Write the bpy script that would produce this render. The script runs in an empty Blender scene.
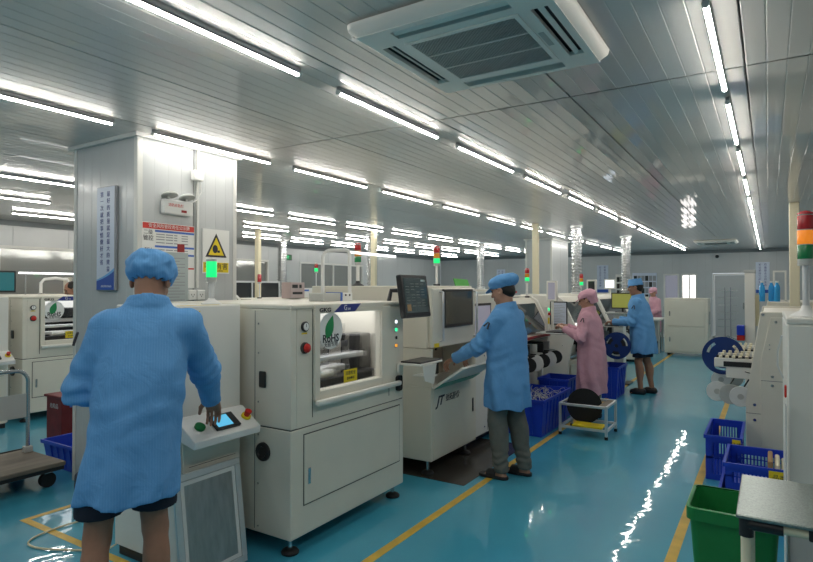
import bpy, bmesh, math, random
import numpy as np
from mathutils import Vector, Matrix
random.seed(7)
PI = math.pi
SC = bpy.context.scene
COL = SC.collection

# ------------------------------------------------------------------ camera
F_PX = 578.0
YAW = math.atan(362.5 / F_PX)           # the aisle vanishes 362 px right of the centre
PITCH = math.atan(7.0 / F_PX)           # horizon 7 px under the centre
cam = bpy.data.cameras.new('camera')
cam.sensor_width = 36.0
cam.lens = F_PX / 813.0 * 36.0
cam.clip_start = 0.05
cam.clip_end = 200
cam_o = bpy.data.objects.new('camera', cam)
COL.objects.link(cam_o)
cam_o.location = (0, 0, 1.6)
cam_o.rotation_euler = (PI / 2 + PITCH, 0, YAW)
SC.camera = cam_o

# ------------------------------------------------------------------ world, exposure
w = bpy.data.worlds.new('world')
SC.world = w
w.use_nodes = True
w.node_tree.nodes['Background'].inputs[0].default_value = (0.85, 0.92, 1.0, 1)
w.node_tree.nodes['Background'].inputs[1].default_value = 1.0
SC.view_settings.view_transform = 'Standard'
SC.view_settings.look = 'None'
SC.view_settings.gamma = 1.0
SC.view_settings.use_curve_mapping = False
SC.view_settings.exposure = 0.45
TUBE = 40.0                              # emission of the ceiling tubes

# ------------------------------------------------------------------ materials
MAT = {}
def mat(name, col=(.8, .8, .8), rough=.5, metal=0., emit=None, es=0., coat=0., coat_r=.05, trans=0., alpha=1., ior=1.45, spec=None, sss=0.):
    if name in MAT: return MAT[name]
    m = bpy.data.materials.new(name); m.use_nodes = True
    b = m.node_tree.nodes['Principled BSDF']
    b.inputs['Base Color'].default_value = (*col, 1)
    b.inputs['Roughness'].default_value = rough
    b.inputs['Metallic'].default_value = metal
    b.inputs['IOR'].default_value = ior
    b.inputs['Coat Weight'].default_value = coat
    b.inputs['Coat Roughness'].default_value = coat_r
    b.inputs['Transmission Weight'].default_value = trans
    b.inputs['Alpha'].default_value = alpha
    if spec is not None: b.inputs['Specular IOR Level'].default_value = spec
    if emit: 
        b.inputs['Emission Color'].default_value = (*emit, 1); b.inputs['Emission Strength'].default_value = es
    MAT[name] = m
    return m
def nodes(m): return m.node_tree.nodes, m.node_tree.links, m.node_tree.nodes['Principled BSDF']
def add_noise(name, scale=8., amt=.12, bump=0., bscale=None, stretch=(1, 1, 1), detail=4.):
    """mottle the base colour a little and give a fine relief"""
    m = MAT[name]; N, L, b = nodes(m)
    tc = N.new('ShaderNodeTexCoord'); mp = N.new('ShaderNodeMapping'); mp.inputs['Scale'].default_value = stretch
    L.new(tc.outputs['Object'], mp.inputs[0])
    n = N.new('ShaderNodeTexNoise'); n.inputs['Scale'].default_value = scale; n.inputs['Detail'].default_value = detail
    L.new(mp.outputs[0], n.inputs[0])
    c = b.inputs['Base Color'].default_value[:]
    r = N.new('ShaderNodeValToRGB')
    r.color_ramp.elements[0].position = .3; r.color_ramp.elements[1].position = .7
    r.color_ramp.elements[0].color = (c[0]*(1-amt), c[1]*(1-amt), c[2]*(1-amt), 1)
    r.color_ramp.elements[1].color = (min(1, c[0]*(1+amt)), min(1, c[1]*(1+amt)), min(1, c[2]*(1+amt)), 1)
    L.new(n.outputs[0], r.inputs[0]); L.new(r.outputs[0], b.inputs['Base Color'])
    if bump:
        n2 = N.new('ShaderNodeTexNoise'); n2.inputs['Scale'].default_value = bscale or scale*3; n2.inputs['Detail'].default_value = 3
        L.new(mp.outputs[0], n2.inputs[0])
        bp = N.new('ShaderNodeBump'); bp.inputs['Strength'].default_value = bump; bp.inputs['Distance'].default_value = .01
        L.new(n2.outputs[0], bp.inputs['Height']); L.new(bp.outputs[0], b.inputs['Normal'])
    return m

mat('ceiling', (.57, .555, .53), .38, .08, coat=.75, coat_r=.03, spec=.25)
mat('ceiling_seam', (.12, .13, .13), .5)
mat('wall', (.50, .52, .525), .30, coat=.3, coat_r=.15); add_noise('wall', 2., .03)
mat('wall_gap', (.3, .31, .31), .6)
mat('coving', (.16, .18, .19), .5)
mat('trim', (.68, .68, .65), .4)
mat('floor', (.0, .205, .36), .35, coat=.8, coat_r=.025, spec=.2)
mat('machine', (.74, .705, .61), .42); add_noise('machine', 3., .03)
mat('machine_grey', (.47, .48, .46), .4)
mat('machine_white', (.77, .755, .70), .4)
mat('seam', (.06, .06, .055), .6)
mat('interior', (.62, .62, .60), .5)
mat('dark', (.02, .02, .022), .35)
mat('black_rubber', (.012, .012, .013), .6)
mat('black_gloss', (.015, .017, .02), .08)
mat('steel', (.55, .56, .57), .25, 1.)
mat('brushed', (.42, .43, .42), .35, .9); add_noise('brushed', 30, .15, .05, 60, (1, 1, .2))
mat('alu', (.72, .73, .74), .35, .7)
mat('chrome', (.75, .76, .78), .12, 1.)
mat('pipe_cream', (.80, .73, .53), .4)
mat('tan', (.42, .36, .27), .5)
mat('cream', (.66, .60, .40), .5)
mat('glass', (.92, .96, .95), .02, trans=1., ior=1.1, alpha=.35)
mat('window_dark', (.12, .13, .14), .05, coat=1.)
mat('smoked', (.03, .033, .036), .08, coat=.6)
mat('reflect_glass', (.33, .34, .33), .06, .35)
mat('green_plastic', (.015, .22, .055), .38); add_noise('green_plastic', 5, .1)
mat('blue_plastic', (.012, .05, .50), .35)
mat('navy_plastic', (.01, .035, .17), .3)
mat('red_box', (.16, .012, .014), .5); add_noise('red_box', 9, .2)
mat('red', (.55, .02, .015), .35)
mat('red_dull', (.30, .02, .02), .5)
mat('orange', (.8, .25, .02), .35)
mat('yellow', (.82, .62, .02), .5)
mat('yellow_line', (.62, .40, .05), .35); add_noise('yellow_line', 6, .2)
mat('green_button', (.0, .16, .04), .35)
mat('green_strip', (.06, .36, .26), .4)
mat('white', (.78, .78, .76), .45)
mat('paper', (.82, .82, .80), .6)
mat('paper_grey', (.42, .48, .48), .6)
mat('ink', (.03, .03, .04), .6)
mat('ink_grey', (.3, .31, .33), .6)
mat('ink_blue', (.06, .16, .55), .5)
mat('navy_ink', (.03, .045, .25), .4)
mat('leaf', (.01, .25, .08), .5)
mat('red_ink', (.62, .05, .04), .5)
mat('banner_blue', (.02, .09, .42), .4)
mat('banner_ice', (.62, .68, .80), .35)
mat('banner_light', (.16, .42, .75), .4)
mat('cardboard', (.38, .24, .12), .7)
mat('wood', (.17, .14, .11), .6); add_noise('wood', 12, .25, .1, 30, (1, .1, 1))
mat('mat_floor', (.05, .045, .04), .22); add_noise('mat_floor', 5, .4)
mat('pink_box', (.52, .40, .38), .5)
mat('pouch_green', (.10, .42, .08), .5)
mat('blue_bottle', (.04, .35, .75), .15)
mat('clear_plastic', (.75, .77, .78), .15, alpha=.55)
mat('white_reel', (.74, .75, .74), .3)
mat('tube', (1, 1, 1), .5, emit=(1.0, .965, .89), es=TUBE)
mat('tube_batten', (.30, .30, .30), .5)
mat('glow_strip', (1, 1, 1), .5, emit=(.98, .98, 1.), es=1.6)
mat('lamp_red', (.48, .02, .025), .25, coat=.5)
mat('lamp_orange', (.85, .22, .02), .25, emit=(1, .3, .03), es=.35)
mat('lamp_amber', (.75, .30, .03), .25)
mat('lamp_green', (.01, .22, .07), .25, coat=.5)
mat('lamp_green_lit', (.01, .35, .12), .3, emit=(.01, .85, .20), es=.75)
mat('led_green', (.02, .5, .2), .3, emit=(.05, 1., .35), es=1.0)
mat('led_white', (.9, .9, .9), .3, emit=(1, 1, 1), es=.9)
mat('led_orange', (.9, .4, .05), .3, emit=(1, .4, .05), es=.5)
mat('screen_cyan', (.1, .4, .6), .2, emit=(.12, .55, .85), es=.5)
mat('screen_dark', (.012, .018, .02), .12, emit=(.05, .08, .08), es=.25)
mat('screen_yellow', (.2, .2, .05), .2, emit=(.42, .45, .10), es=.25)
mat('screen_teal', (.01, .05, .06), .2, emit=(.02, .12, .13), es=.6)
mat('screen_lilac', (.35, .34, .42), .15, emit=(.3, .3, .36), es=.25)
mat('screen_white', (.7, .75, .8), .15, emit=(.7, .8, .95), es=1.0)
mat('screen_text', (.10, .11, .10), .3, emit=(.4, .42, .36), es=.06)
mat('daylight_pane', (.9, .9, .9), .3, emit=(1.0, .93, .90), es=1.6)
mat('duct', (.72, .73, .74), .2, 1.)
mat('grille', (.09, .092, .09), .6)
mat('ac_white', (.90, .86, .80), .4)
mat('ac_rim', (.76, .72, .66), .45)
mat('skin', (.36, .185, .12), .5); add_noise('skin', 14, .1)
mat('skin_light', (.44, .245, .17), .5)
mat('hair', (.012, .01, .009), .5)
mat('eye', (.02, .015, .012), .2)
mat('lip', (.28, .10, .08), .5)
mat('shorts', (.012, .015, .03), .8)
mat('trousers', (.13, .135, .12), .85); add_noise('trousers', 12, .12, .3, 30)
mat('shoe', (.015, .015, .017), .5)
mat('clothes_white', (.6, .62, .63), .8)

def cloth(name, col, stripe):
    """fine vertical anti-static threads that follow whichever way the cloth faces"""
    m = mat(name, col, .72, spec=.25); N, L, b = nodes(m)
    tc = N.new('ShaderNodeTexCoord'); sx = N.new('ShaderNodeSeparateXYZ'); L.new(tc.outputs['Normal'], sx.inputs[0])
    ab = []
    for k in (0, 1):
        q = N.new('ShaderNodeMath'); q.operation = 'ABSOLUTE'; L.new(sx.outputs[k], q.inputs[0]); ab.append(q)
    gt = N.new('ShaderNodeMath'); gt.operation = 'GREATER_THAN'; L.new(ab[0].outputs[0], gt.inputs[0]); L.new(ab[1].outputs[0], gt.inputs[1])
    ws_ = []
    for d_ in 'XY':
        wv = N.new('ShaderNodeTexWave'); wv.wave_type = 'BANDS'; wv.bands_direction = d_
        wv.inputs['Scale'].default_value = 30; L.new(tc.outputs['Object'], wv.inputs[0]); ws_.append(wv)
    mx = N.new('ShaderNodeMix'); L.new(gt.outputs[0], mx.inputs[0]); L.new(ws_[0].outputs['Fac'], mx.inputs[2]); L.new(ws_[1].outputs['Fac'], mx.inputs[3])
    rp = N.new('ShaderNodeValToRGB'); rp.color_ramp.elements[0].position = .70; rp.color_ramp.elements[1].position = 1.0
    rp.color_ramp.elements[0].color = (*col, 1); rp.color_ramp.elements[1].color = (*stripe, 1)
    L.new(mx.outputs[0], rp.inputs[0]); L.new(rp.outputs[0], b.inputs['Base Color'])
    n = N.new('ShaderNodeTexNoise'); n.inputs['Scale'].default_value = 9; n.inputs['Detail'].default_value = 5; n.inputs['Distortion'].default_value = 1.2
    L.new(tc.outputs['Object'], n.inputs[0])
    bp = N.new('ShaderNodeBump'); bp.inputs['Strength'].default_value = .35; bp.inputs['Distance'].default_value = .03
    L.new(n.outputs[0], bp.inputs['Height']); L.new(bp.outputs[0], b.inputs['Normal'])
    return m
cloth('coat_blue', (.13, .35, .68), (.155, .385, .72))
cloth('coat_pink', (.60, .33, .41), (.63, .37, .45))
cloth('coat_white', (.60, .62, .65), (.66, .68, .7))

# floor: faint clouds and a slow waviness in the epoxy
def floor_nodes():
    m = MAT['floor']; N, L, b = nodes(m)
    tc = N.new('ShaderNodeTexCoord')
    n = N.new('ShaderNodeTexNoise'); n.inputs['Scale'].default_value = .9; n.inputs['Detail'].default_value = 6
    L.new(tc.outputs['Object'], n.inputs[0])
    r = N.new('ShaderNodeValToRGB'); r.color_ramp.elements[0].position = .35; r.color_ramp.elements[1].position = .7
    r.color_ramp.elements[0].color = (.045, .31, .45, 1); r.color_ramp.elements[1].color = (.065, .37, .51, 1)
    L.new(n.outputs[0], r.inputs[0]); L.new(r.outputs[0], b.inputs['Base Color'])
    n2 = N.new('ShaderNodeTexNoise'); n2.inputs['Scale'].default_value = 4.5; n2.inputs['Detail'].default_value = 2
    L.new(tc.outputs['Object'], n2.inputs[0])
    n3 = N.new('ShaderNodeTexNoise'); n3.inputs['Scale'].default_value = 26.; n3.inputs['Detail'].default_value = 1
    L.new(tc.outputs['Object'], n3.inputs[0])
    ad = N.new('ShaderNodeMath'); ad.operation = 'MULTIPLY_ADD'; ad.inputs[1].default_value = .05
    L.new(n3.outputs[0], ad.inputs[0]); L.new(n2.outputs[0], ad.inputs[2])
    bp = N.new('ShaderNodeBump'); bp.inputs['Strength'].default_value = .5; bp.inputs['Distance'].default_value = .005
    L.new(ad.outputs[0], bp.inputs['Height']); L.new(bp.outputs[0], b.inputs['Normal']); L.new(bp.outputs[0], b.inputs['Coat Normal'])
floor_nodes()

# ------------------------------------------------------------------ things, parts, mesh builder
ORG = {}
def thing(name, label, cat, loc=(0, 0, 0), group=None, rotz=0.):
    o = bpy.data.objects.new(name, None); COL.objects.link(o)
    o.empty_display_size = .1; o.location = loc; o.rotation_euler = (0, 0, rotz)
    o['label'] = label; o['category'] = cat
    if group: o['group'] = group
    ORG[o.name] = Vector(loc)
    return o
def tag(o, label, cat, group=None):
    o['label'] = label; o['category'] = cat
    if group: o['group'] = group
    return o
def copy_tree(o, parent=None):
    c = o.copy(); COL.objects.link(c); c.parent = parent
    ORG[c.name] = ORG.get(o.name, Vector((0, 0, 0))).copy()
    for ch in list(o.children): copy_tree(ch, c)
    return c
def put(o, loc, rotz=None, label=None, group=None):
    o.location = loc
    if rotz is not None: o.rotation_euler = (0, 0, rotz)
    if label: o['label'] = label
    if group: o['group'] = group
    return o
FR = {'X+': Matrix(((0, 0, 1), (1, 0, 0), (0, 1, 0))), 'Y-': Matrix(((1, 0, 0), (0, 0, -1), (0, 1, 0))),
      'X-': Matrix(((0, 0, -1), (-1, 0, 0), (0, 1, 0))), 'Z+': Matrix.Identity(3)}
def as_part(e, parent, name=None):
    """turn a thing into a part of another: its first mesh becomes the part, the rest its sub-parts"""
    ch = list(e.children); first_, o0 = ch[0], ORG[e.name]
    rz = Matrix.Rotation(e.rotation_euler.z, 4, 'Z')
    for c in ch:
        c.data.transform(Matrix.Translation(o0 - ORG[parent.name]) @ rz)
        c.parent = parent if c is first_ else first_
    if name: first_.name = name
    bpy.data.objects.remove(e); ORG[first_.name] = ORG[parent.name].copy()
    return first_
class B:
    """collects shapes in world coordinates, linked as ONE mesh object"""
    def __init__(s): s.bm = bmesh.new()
    def box(s, x0, x1, y0, y1, z0, z1, bev=0., seg=1):
        r = bmesh.ops.create_cube(s.bm, size=1.); vs = r['verts']
        for v in vs: v.co = Vector(((x0+x1)/2 + v.co.x*(x1-x0), (y0+y1)/2 + v.co.y*(y1-y0), (z0+z1)/2 + v.co.z*(z1-z0)))
        if bev:
            es = list({e for v in vs for e in v.link_edges})
            bmesh.ops.bevel(s.bm, geom=es, offset=bev, segments=seg, affect='EDGES', profile=.5)
        return s
    def cyl(s, p0, p1, r, r2=None, n=16, caps=True):
        p0, p1 = Vector(p0), Vector(p1); d = p1 - p0
        q = d.to_track_quat('Z', 'Y').to_matrix().to_4x4(); q.translation = (p0 + p1)/2
        bmesh.ops.create_cone(s.bm, cap_ends=caps, segments=n, radius1=r, radius2=r if r2 is None else r2, depth=d.length, matrix=q)
        return s
    def sph(s, c, r, n=12, sc=(1, 1, 1)):
        m = Matrix.Translation(c) @ Matrix.Diagonal((sc[0], sc[1], sc[2], 1))
        bmesh.ops.create_uvsphere(s.bm, u_segments=n*2, v_segments=n, radius=r, matrix=m); return s
    def tube(s, pts, r, n=8):
        pts = [Vector(p) for p in pts]; rings = []
        up = Vector((0, 0, 1))
        for i, p in enumerate(pts):
            t = ((pts[min(i+1, len(pts)-1)] - pts[max(i-1, 0)])).normalized()
            a = t.cross(up)
            if a.length < .05: a = t.cross(Vector((1, 0, 0)))
            a.normalize(); b2 = t.cross(a).normalized()
            if rings:
                pa = rings[-1][1]; a2 = (pa - t*pa.dot(t))
                if a2.length > .05: a = a2.normalized(); b2 = t.cross(a).normalized()
            rings.append(([s.bm.verts.new(p + (a*math.cos(2*PI*k/n) + b2*math.sin(2*PI*k/n))*r) for k in range(n)], a))
        for i in range(len(rings)-1):
            A, C = rings[i][0], rings[i+1][0]
            for k in range(n): s.bm.faces.new((A[k], A[(k+1) % n], C[(k+1) % n], C[k]))
        s.bm.faces.new(rings[0][0][::-1]); s.bm.faces.new(rings[-1][0]); return s
    def lathe(s, prof, c, axis='Z', n=24):
        c = Vector(c); rings = []
        for (r, h) in prof:
            ring = []
            for k in range(n):
                a = 2*PI*k/n; u, v = r*math.cos(a), r*math.sin(a)
                co = {'Z': (u, v, h), 'X': (h, u, v), 'Y': (u, h, v)}[axis]
                ring.append(s.bm.verts.new(c + Vector(co)))
            rings.append(ring)
        for i in range(len(rings)-1):
            for k in range(n): s.bm.faces.new((rings[i][k], rings[i][(k+1) % n], rings[i+1][(k+1) % n], rings[i+1][k]))
        for e in (0, -1):
            if prof[e][0] > 1e-5: s.bm.faces.new(rings[e])
        return s
    def prism(s, poly, axis, a0, a1, bev=0.):
        """poly in the two other axes (order x,y,z without axis), extruded along axis"""
        def co(u, v, a): return {'X': (a, u, v), 'Y': (u, a, v), 'Z': (u, v, a)}[axis]
        A = [s.bm.verts.new(co(u, v, a0)) for u, v in poly]; C = [s.bm.verts.new(co(u, v, a1)) for u, v in poly]
        n = len(poly); fs = [s.bm.faces.new(A[::-1]), s.bm.faces.new(C)]
        for k in range(n): fs.append(s.bm.faces.new((A[k], A[(k+1) % n], C[(k+1) % n], C[k])))
        if bev:
            es = list({e for f in fs for e in f.edges})
            bmesh.ops.bevel(s.bm, geom=es, offset=bev, segments=1, affect='EDGES', profile=.5)
        return s
    def hexa(s, pts):
        """8 points: bottom loop of 4, top loop of 4"""
        v = [s.bm.verts.new(p) for p in pts]
        for f in ((3, 2, 1, 0), (4, 5, 6, 7), (0, 1, 5, 4), (1, 2, 6, 5), (2, 3, 7, 6), (3, 0, 4, 7)): s.bm.faces.new([v[i] for i in f])
        return s
    def text(s, body, loc, size, face='X+', align='CENTER', depth=.0006, sx=1., shear=0., bold=0.):
        c = bpy.data.curves.new('t', 'FONT'); c.body = body; c.size = size; c.align_x = align; c.align_y = 'CENTER'; c.shear = shear
        c.extrude = depth; c.offset = bold*size; c.resolution_u = 2; c.fill_mode = 'FRONT'
        o = bpy.data.objects.new('t', c); m = bpy.data.meshes.new_from_object(o)
        R = FR[face] if isinstance(face, str) else face
        for v in m.vertices: v.co = R @ Vector((v.co.x*sx, v.co.y, v.co.z)) + Vector(loc)
        s.bm.from_mesh(m); bpy.data.meshes.remove(m); bpy.data.objects.remove(o); bpy.data.curves.remove(c); return s
    def rot(s, angle, axis, pivot):
        bmesh.ops.rotate(s.bm, verts=s.bm.verts[:], cent=pivot, matrix=Matrix.Rotation(angle, 3, axis)); return s
    def obj(s, name, m, parent=None, smooth=False, label=None, kind=None):
        me = bpy.data.meshes.new(name); bmesh.ops.recalc_face_normals(s.bm, faces=s.bm.faces[:]); s.bm.to_mesh(me); s.bm.free()
        o = bpy.data.objects.new(name, me); COL.objects.link(o)
        me.materials.append(MAT[m] if isinstance(m, str) else m)
        if smooth:
            me.polygons.foreach_set('use_smooth', [True]*len(me.polygons))
            if smooth != 2:
                try: me.set_sharp_from_angle(angle=math.radians(40))
                except Exception: pass
        if parent is not None:
            o.parent = parent; org = ORG.get(parent.name, Vector((0, 0, 0))); me.transform(Matrix.Translation(-org)); ORG[o.name] = org.copy()
        else:
            bb = [v.co for v in me.vertices]
            c = Vector(((min(v.x for v in bb)+max(v.x for v in bb))/2, (min(v.y for v in bb)+max(v.y for v in bb))/2, min(v.z for v in bb)))
            me.transform(Matrix.Translation(-c)); o.location = c; ORG[o.name] = c
        if label: o['label'] = label
        if kind: o['kind'] = kind
        return o
def struct(o): o['kind'] = 'structure'; return o

# ------------------------------------------------------------------ room shell
ZC = 2.78
XL, XR, YB, YF = -11.2, 2.6, 20.45, -6.5
struct(B().box(XL-.1, XR+.1, YF-.1, YB+.1, -.12, 0).obj('floor', 'floor'))
ceil = struct(B().box(XL-.1, XR+.1, YF-.1, YB+.1, ZC+.03, ZC+.1).obj('ceiling', 'ceiling_seam'))
# ceiling panels: steel sheets 0.92 m wide with pressed ribs, cross joints every 2.93 m
def ceiling_panel(wd, ln):
    bm = bmesh.new(); prof = []; n = 10; p = wd/n
    for k in range(n):
        x = k*p
        dp = .004 if k == 0 else .002
        prof += [(x+.001, dp), (x+.004, 0), (x+p*.5, .0006), (x+p-.004, 0), (x+p-.001, .002 if k < n-1 else .004)]
    A = [bm.verts.new((x, 0, z)) for x, z in prof]; C = [bm.verts.new((x, ln, z)) for x, z in prof]
    for i in range(len(prof)-1): bm.faces.new((A[i], C[i], C[i+1], A[i+1]))
    e = [bm.verts.new((x, y, .03)) for x, y in ((0, 0), (wd, 0), (wd, ln), (0, ln))]
    bm.faces.new(e)
    bm.faces.new([A[0], A[-1], e[1], e[0]]); bm.faces.new([C[-1], C[0], e[3], e[2]])
    me = bpy.data.meshes.new('panel'); bmesh.ops.recalc_face_normals(bm, faces=bm.faces[:]); bm.to_mesh(me); bm.free(); me.materials.append(MAT['ceiling']); return me
ys = [YF-.1, -5.24, -2.31, .62, 3.55, 6.48, 9.41, 12.34, 15.27, 18.2, YB+.1]
NX = 15; PW = (XR-XL+.2)/NX
co = ORG[ceil.name]
for j in range(len(ys)-1):
    ln = ys[j+1]-ys[j]-.018
    me = ceiling_panel(PW-.006, ln)
    for i in range(NX):
        o = bpy.data.objects.new('panel', me); COL.objects.link(o); o.parent = ceil
        o.location = Vector((XL-.1+i*PW+.003, ys[j]+.009, ZC)) - co

def wall(name, axis, pos, a0, a1, facing, holes=(), pw=.95):
    """backing slab with proud panels; holes are (a0,a1,z0,z1)"""
    th = .06
    def bx(b, u0, u1, z0, z1, d0, d1):
        p0, p1 = sorted((pos - facing*d0, pos - facing*d1))
        if axis == 'X': b.box(p0, p1, u0, u1, z0, z1)
        else: b.box(u0, u1, p0, p1, z0, z1)
    root = B()
    cuts = sorted([h[0] for h in holes] + [h[1] for h in holes])
    edges = [a0] + cuts + [a1]
    def spans(u0, u1):
        zs = [(0, ZC)]
        for h in holes:
            if u0 < h[1]-1e-4 and u1 > h[0]+1e-4:
                nz = []
                for z0, z1 in zs:
                    if h[2] > z0: nz.append((z0, min(z1, h[2])))
                    if h[3] < z1: nz.append((max(z0, h[3]), z1))
                zs = nz
        return zs
    for u0, u1 in zip(edges[:-1], edges[1:]):
        if u1-u0 < 1e-3: continue
        for z0, z1 in spans((u0+.001), (u1-.001)): bx(root, u0, u1, z0, z1, .012, .08)
    r = struct(root.obj(name, 'wall_gap'))
    u = a0
    while u < a1 - .02:
        v = min(u + pw, a1)
        e2 = [u] + [c for c in cuts if u < c < v] + [v]
        for q0, q1 in zip(e2[:-1], e2[1:]):
            for z0, z1 in spans(q0+.001, q1-.001):
                if q1-q0 < .02 or z1-z0 < .02: continue
                b = B(); g = .002
                bx(b, q0+g, q1-g, z0+.0005, z1, 0, .0119); b.obj('panel', 'wall', r)
        u = v
    return r
def window_unit(n, axis, pos, facing, h, bars=(), glass='reflect_glass', frame='trim', label=None, inset=.05):
    a0, a1, z0, z1 = h
    def bx(b, u0, u1, q0, q1, d0, d1):
        p0, p1 = sorted((pos - facing*d0, pos - facing*d1))
        if axis == 'X': b.box(p0, p1, u0, u1, q0, q1)
        else: b.box(u0, u1, p0, p1, q0, q1)
        return b
    f = B(); t = .05
    bx(f, a0, a1, z0, z0+t, -.01, .09); bx(f, a0, a1, z1-t, z1, -.01, .09); bx(f, a0, a0+t, z0+t, z1-t, -.01, .09); bx(f, a1-t, a1, z0+t, z1-t, -.01, .09)
    r = struct(f.obj('window_%d' % n, frame))
    es = [a0+t] + list(bars) + [a1-t]
    for q in bars: bx(B(), q-.02, q+.02, z0+t, z1-t, 0, .06).obj('mullion', frame, r)
    for q0, q1 in zip(es[:-1], es[1:]): bx(B(), q0+.001, q1-.001, z0+t, z1-t, inset, inset+.008).obj('pane', glass, r)
    return r
HL = [(4.65, 7.9, 1.0, 2.34), (8.7, 11.0, 1.0, 2.34), (12.2, 15.2, 1.0, 2.34)]
wall('wall_left', 'X', XL, YF, YB, 1, HL)
for i, h in enumerate(HL): window_unit(i+1, 'X', XL, 1, h, bars=[h[0]+(h[1]-h[0])/2])
HB = [(-2.92, -2.45, 1.0, 2.06), (-2.40, -1.93, 1.0, 2.06)]
HD = [(-1.5, -.5, 0.0, 2.06)]
wall('wall_back', 'Y', YB, XL, XR, -1, HB + HD)
window_unit(4, 'Y', YB, -1, HB[0], glass='screen_lilac')
window_unit(5, 'Y', YB, -1, HB[1], glass='daylight_pane', bars=[-2.16])
wall('wall_right', 'X', XR, YF, YB, -1, ())
wall('wall_front', 'Y', YF, XL, XR, 1, ())
d = struct(B().box(-1.49, -1.44, YB-.03, YB+.06, 0, 2.05).box(-.56, -.51, YB-.03, YB+.06, 0, 2.05).box(-1.44, -.56, YB-.03, YB+.06, 2.0, 2.05).obj('door_1', 'trim'))
B().box(-1.435, -.565, YB+.01, YB+.05, .008, 1.995, .004).obj('door_leaf', 'wall', d)
B().box(-.68, -.64, YB-.03, YB+.01, .95, 1.15, .005).obj('door_handle', 'steel', d)
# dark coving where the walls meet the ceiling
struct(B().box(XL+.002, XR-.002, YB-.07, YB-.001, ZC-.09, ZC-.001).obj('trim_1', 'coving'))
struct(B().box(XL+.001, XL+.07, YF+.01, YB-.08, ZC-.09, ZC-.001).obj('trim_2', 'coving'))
struct(B().box(XL+.002, XR-.002, YB-.03, YB-.001, .001, .10).obj('baseboard_back', 'trim'))
struct(B().box(XL+.001, XL+.03, YF+.01, YB-.04, .001, .10).obj('baseboard_left', 'trim'))

# ------------------------------------------------------------------ pillars clad in ribbed white panels
def pillar(x0, x1, y0, y1, label):
    t = thing('pillar', label, 'pillar', ((x0+x1)/2, (y0+y1)/2, 0))
    B().box(x0+.012, x1-.012, y0+.012, y1-.012, 0.001, ZC-.001).obj('core', 'wall_gap', t)
    def ribbed(u0, u1, axis, pos, f):
        n = max(2, round((u1-u0)/.115)); p = (u1-u0)/n; prof = []
        for k in range(n): prof += [(u0+k*p, .0085), (u0+k*p+.004, .010), (u0+(k+1)*p-.004, .010)]
        prof += [(u1, .0)]
        b = B(); lo = []; hi = []
        for u, h in prof:
            q = pos + f*h
            c = (q, u) if axis == 'X' else (u, q)
            lo.append(b.bm.verts.new((*c, .002))); hi.append(b.bm.verts.new((*c, ZC-.002)))
        for i in range(len(lo)-1): b.bm.faces.new((lo[i], lo[i+1], hi[i+1], hi[i]))
        return b.obj('cladding_panel', 'wall', t)
    e = .012
    mid = y0 + (y1-y0)*.53
    ribbed(x0+.02, x1-.02, 'Y', y0+e, -1); ribbed(x0+.02, x1-.02, 'Y', y1-e, 1)
    ribbed(y0+.02, mid-.005, 'X', x1-e, 1); ribbed(mid+.005, y1-.02, 'X', x1-e, 1)
    ribbed(y0+.02, mid-.005, 'X', x0+e, -1); ribbed(mid+.005, y1-.02, 'X', x0+e, -1)
    for cx, cy, sx, sy in ((x1, y0, -1, 1), (x1, y1, -1, -1), (x0, y0, 1, 1), (x0, y1, 1, -1)):
        b = B(); xs = sorted((cx, cx+sx*.04)); yy = sorted((cy, cy+sy*.04))
        b.box(xs[0], xs[1], *sorted((cy-sy*.004, cy)), .001, ZC-.001); b.box(*sorted((cx-sx*.004, cx)), yy[0], yy[1], .001, ZC-.001)
        b.obj('corner_trim', 'trim', t)
    b = B(); g = .035
    b.box(x0-g, x1+g, y0-g, y0-.005, ZC-.03, ZC-.001).box(x0-g, x1+g, y1+.005, y1+g, ZC-.03, ZC-.001).box(x0-g, x0-.005, y0-.005, y1+.005, ZC-.03, ZC-.001).box(x1+.005, x1+g, y0-.005, y1+.005, ZC-.03, ZC-.001)
    b.obj('ceiling_trim', 'trim', t)
    return t
PX, PY0, PY1 = -4.05, 2.62, 3.58
pillar(-4.93, PX, PY0, PY1, 'white ribbed pillar carrying the slogan banner, emergency lamp and noise warning sign')
pillar(-5.0, -4.35, 13.4, 14.7, 'white ribbed pillar far back behind the machines, without posters')
# ------------------------------------------------------------------ ceiling tube lights
def make_tube():
    t = thing('tube_light', 'x', 'tube light', (0, 0, ZC))
    B().box(-.011, .011, -.60, .60, ZC-.024, ZC-.0005, .003).obj('batten', 'tube_batten', t)
    # LED tube: luminous lower shell, opaque aluminium back towards the ceiling
    for nm, a0, a1, m in (('tube', 172, 368, 'tube'), ('tube_back', 8, 172, 'tube_batten')):
        b = B(); n = 10; rr = []
        for y in (-.585, .585): rr.append([b.bm.verts.new((.011*math.cos(math.radians(a0+(a1-a0)*k/n)), y, ZC-.036+.011*math.sin(math.radians(a0+(a1-a0)*k/n)))) for k in range(n+1)])
        for k in range(n): b.bm.faces.new((rr[0][k], rr[0][k+1], rr[1][k+1], rr[1][k]))
        b.obj(nm, m, t, True)
    for s in (-1, 1): B().cyl((0, s*.585, ZC-.034), (0, s*.603, ZC-.034), .0145, n=10).obj('end_cap', 'white', t, True)
    return t
T0 = make_tube(); first = [True]
def tube_row(x, y0, pitch, n, label, group, skip=()):
    for k in range(n):
        if k in skip: continue
        o = T0 if first[0] else copy_tree(T0)
        first[0] = False
        put(o, (x, y0+k*pitch, ZC), 0, label, group)
tube_row(-2.13, -4.385, 1.525, 16, 'LED tube light in the ceiling row over the yellow line by the printers', 'tube row above the aisle edge')
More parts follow.
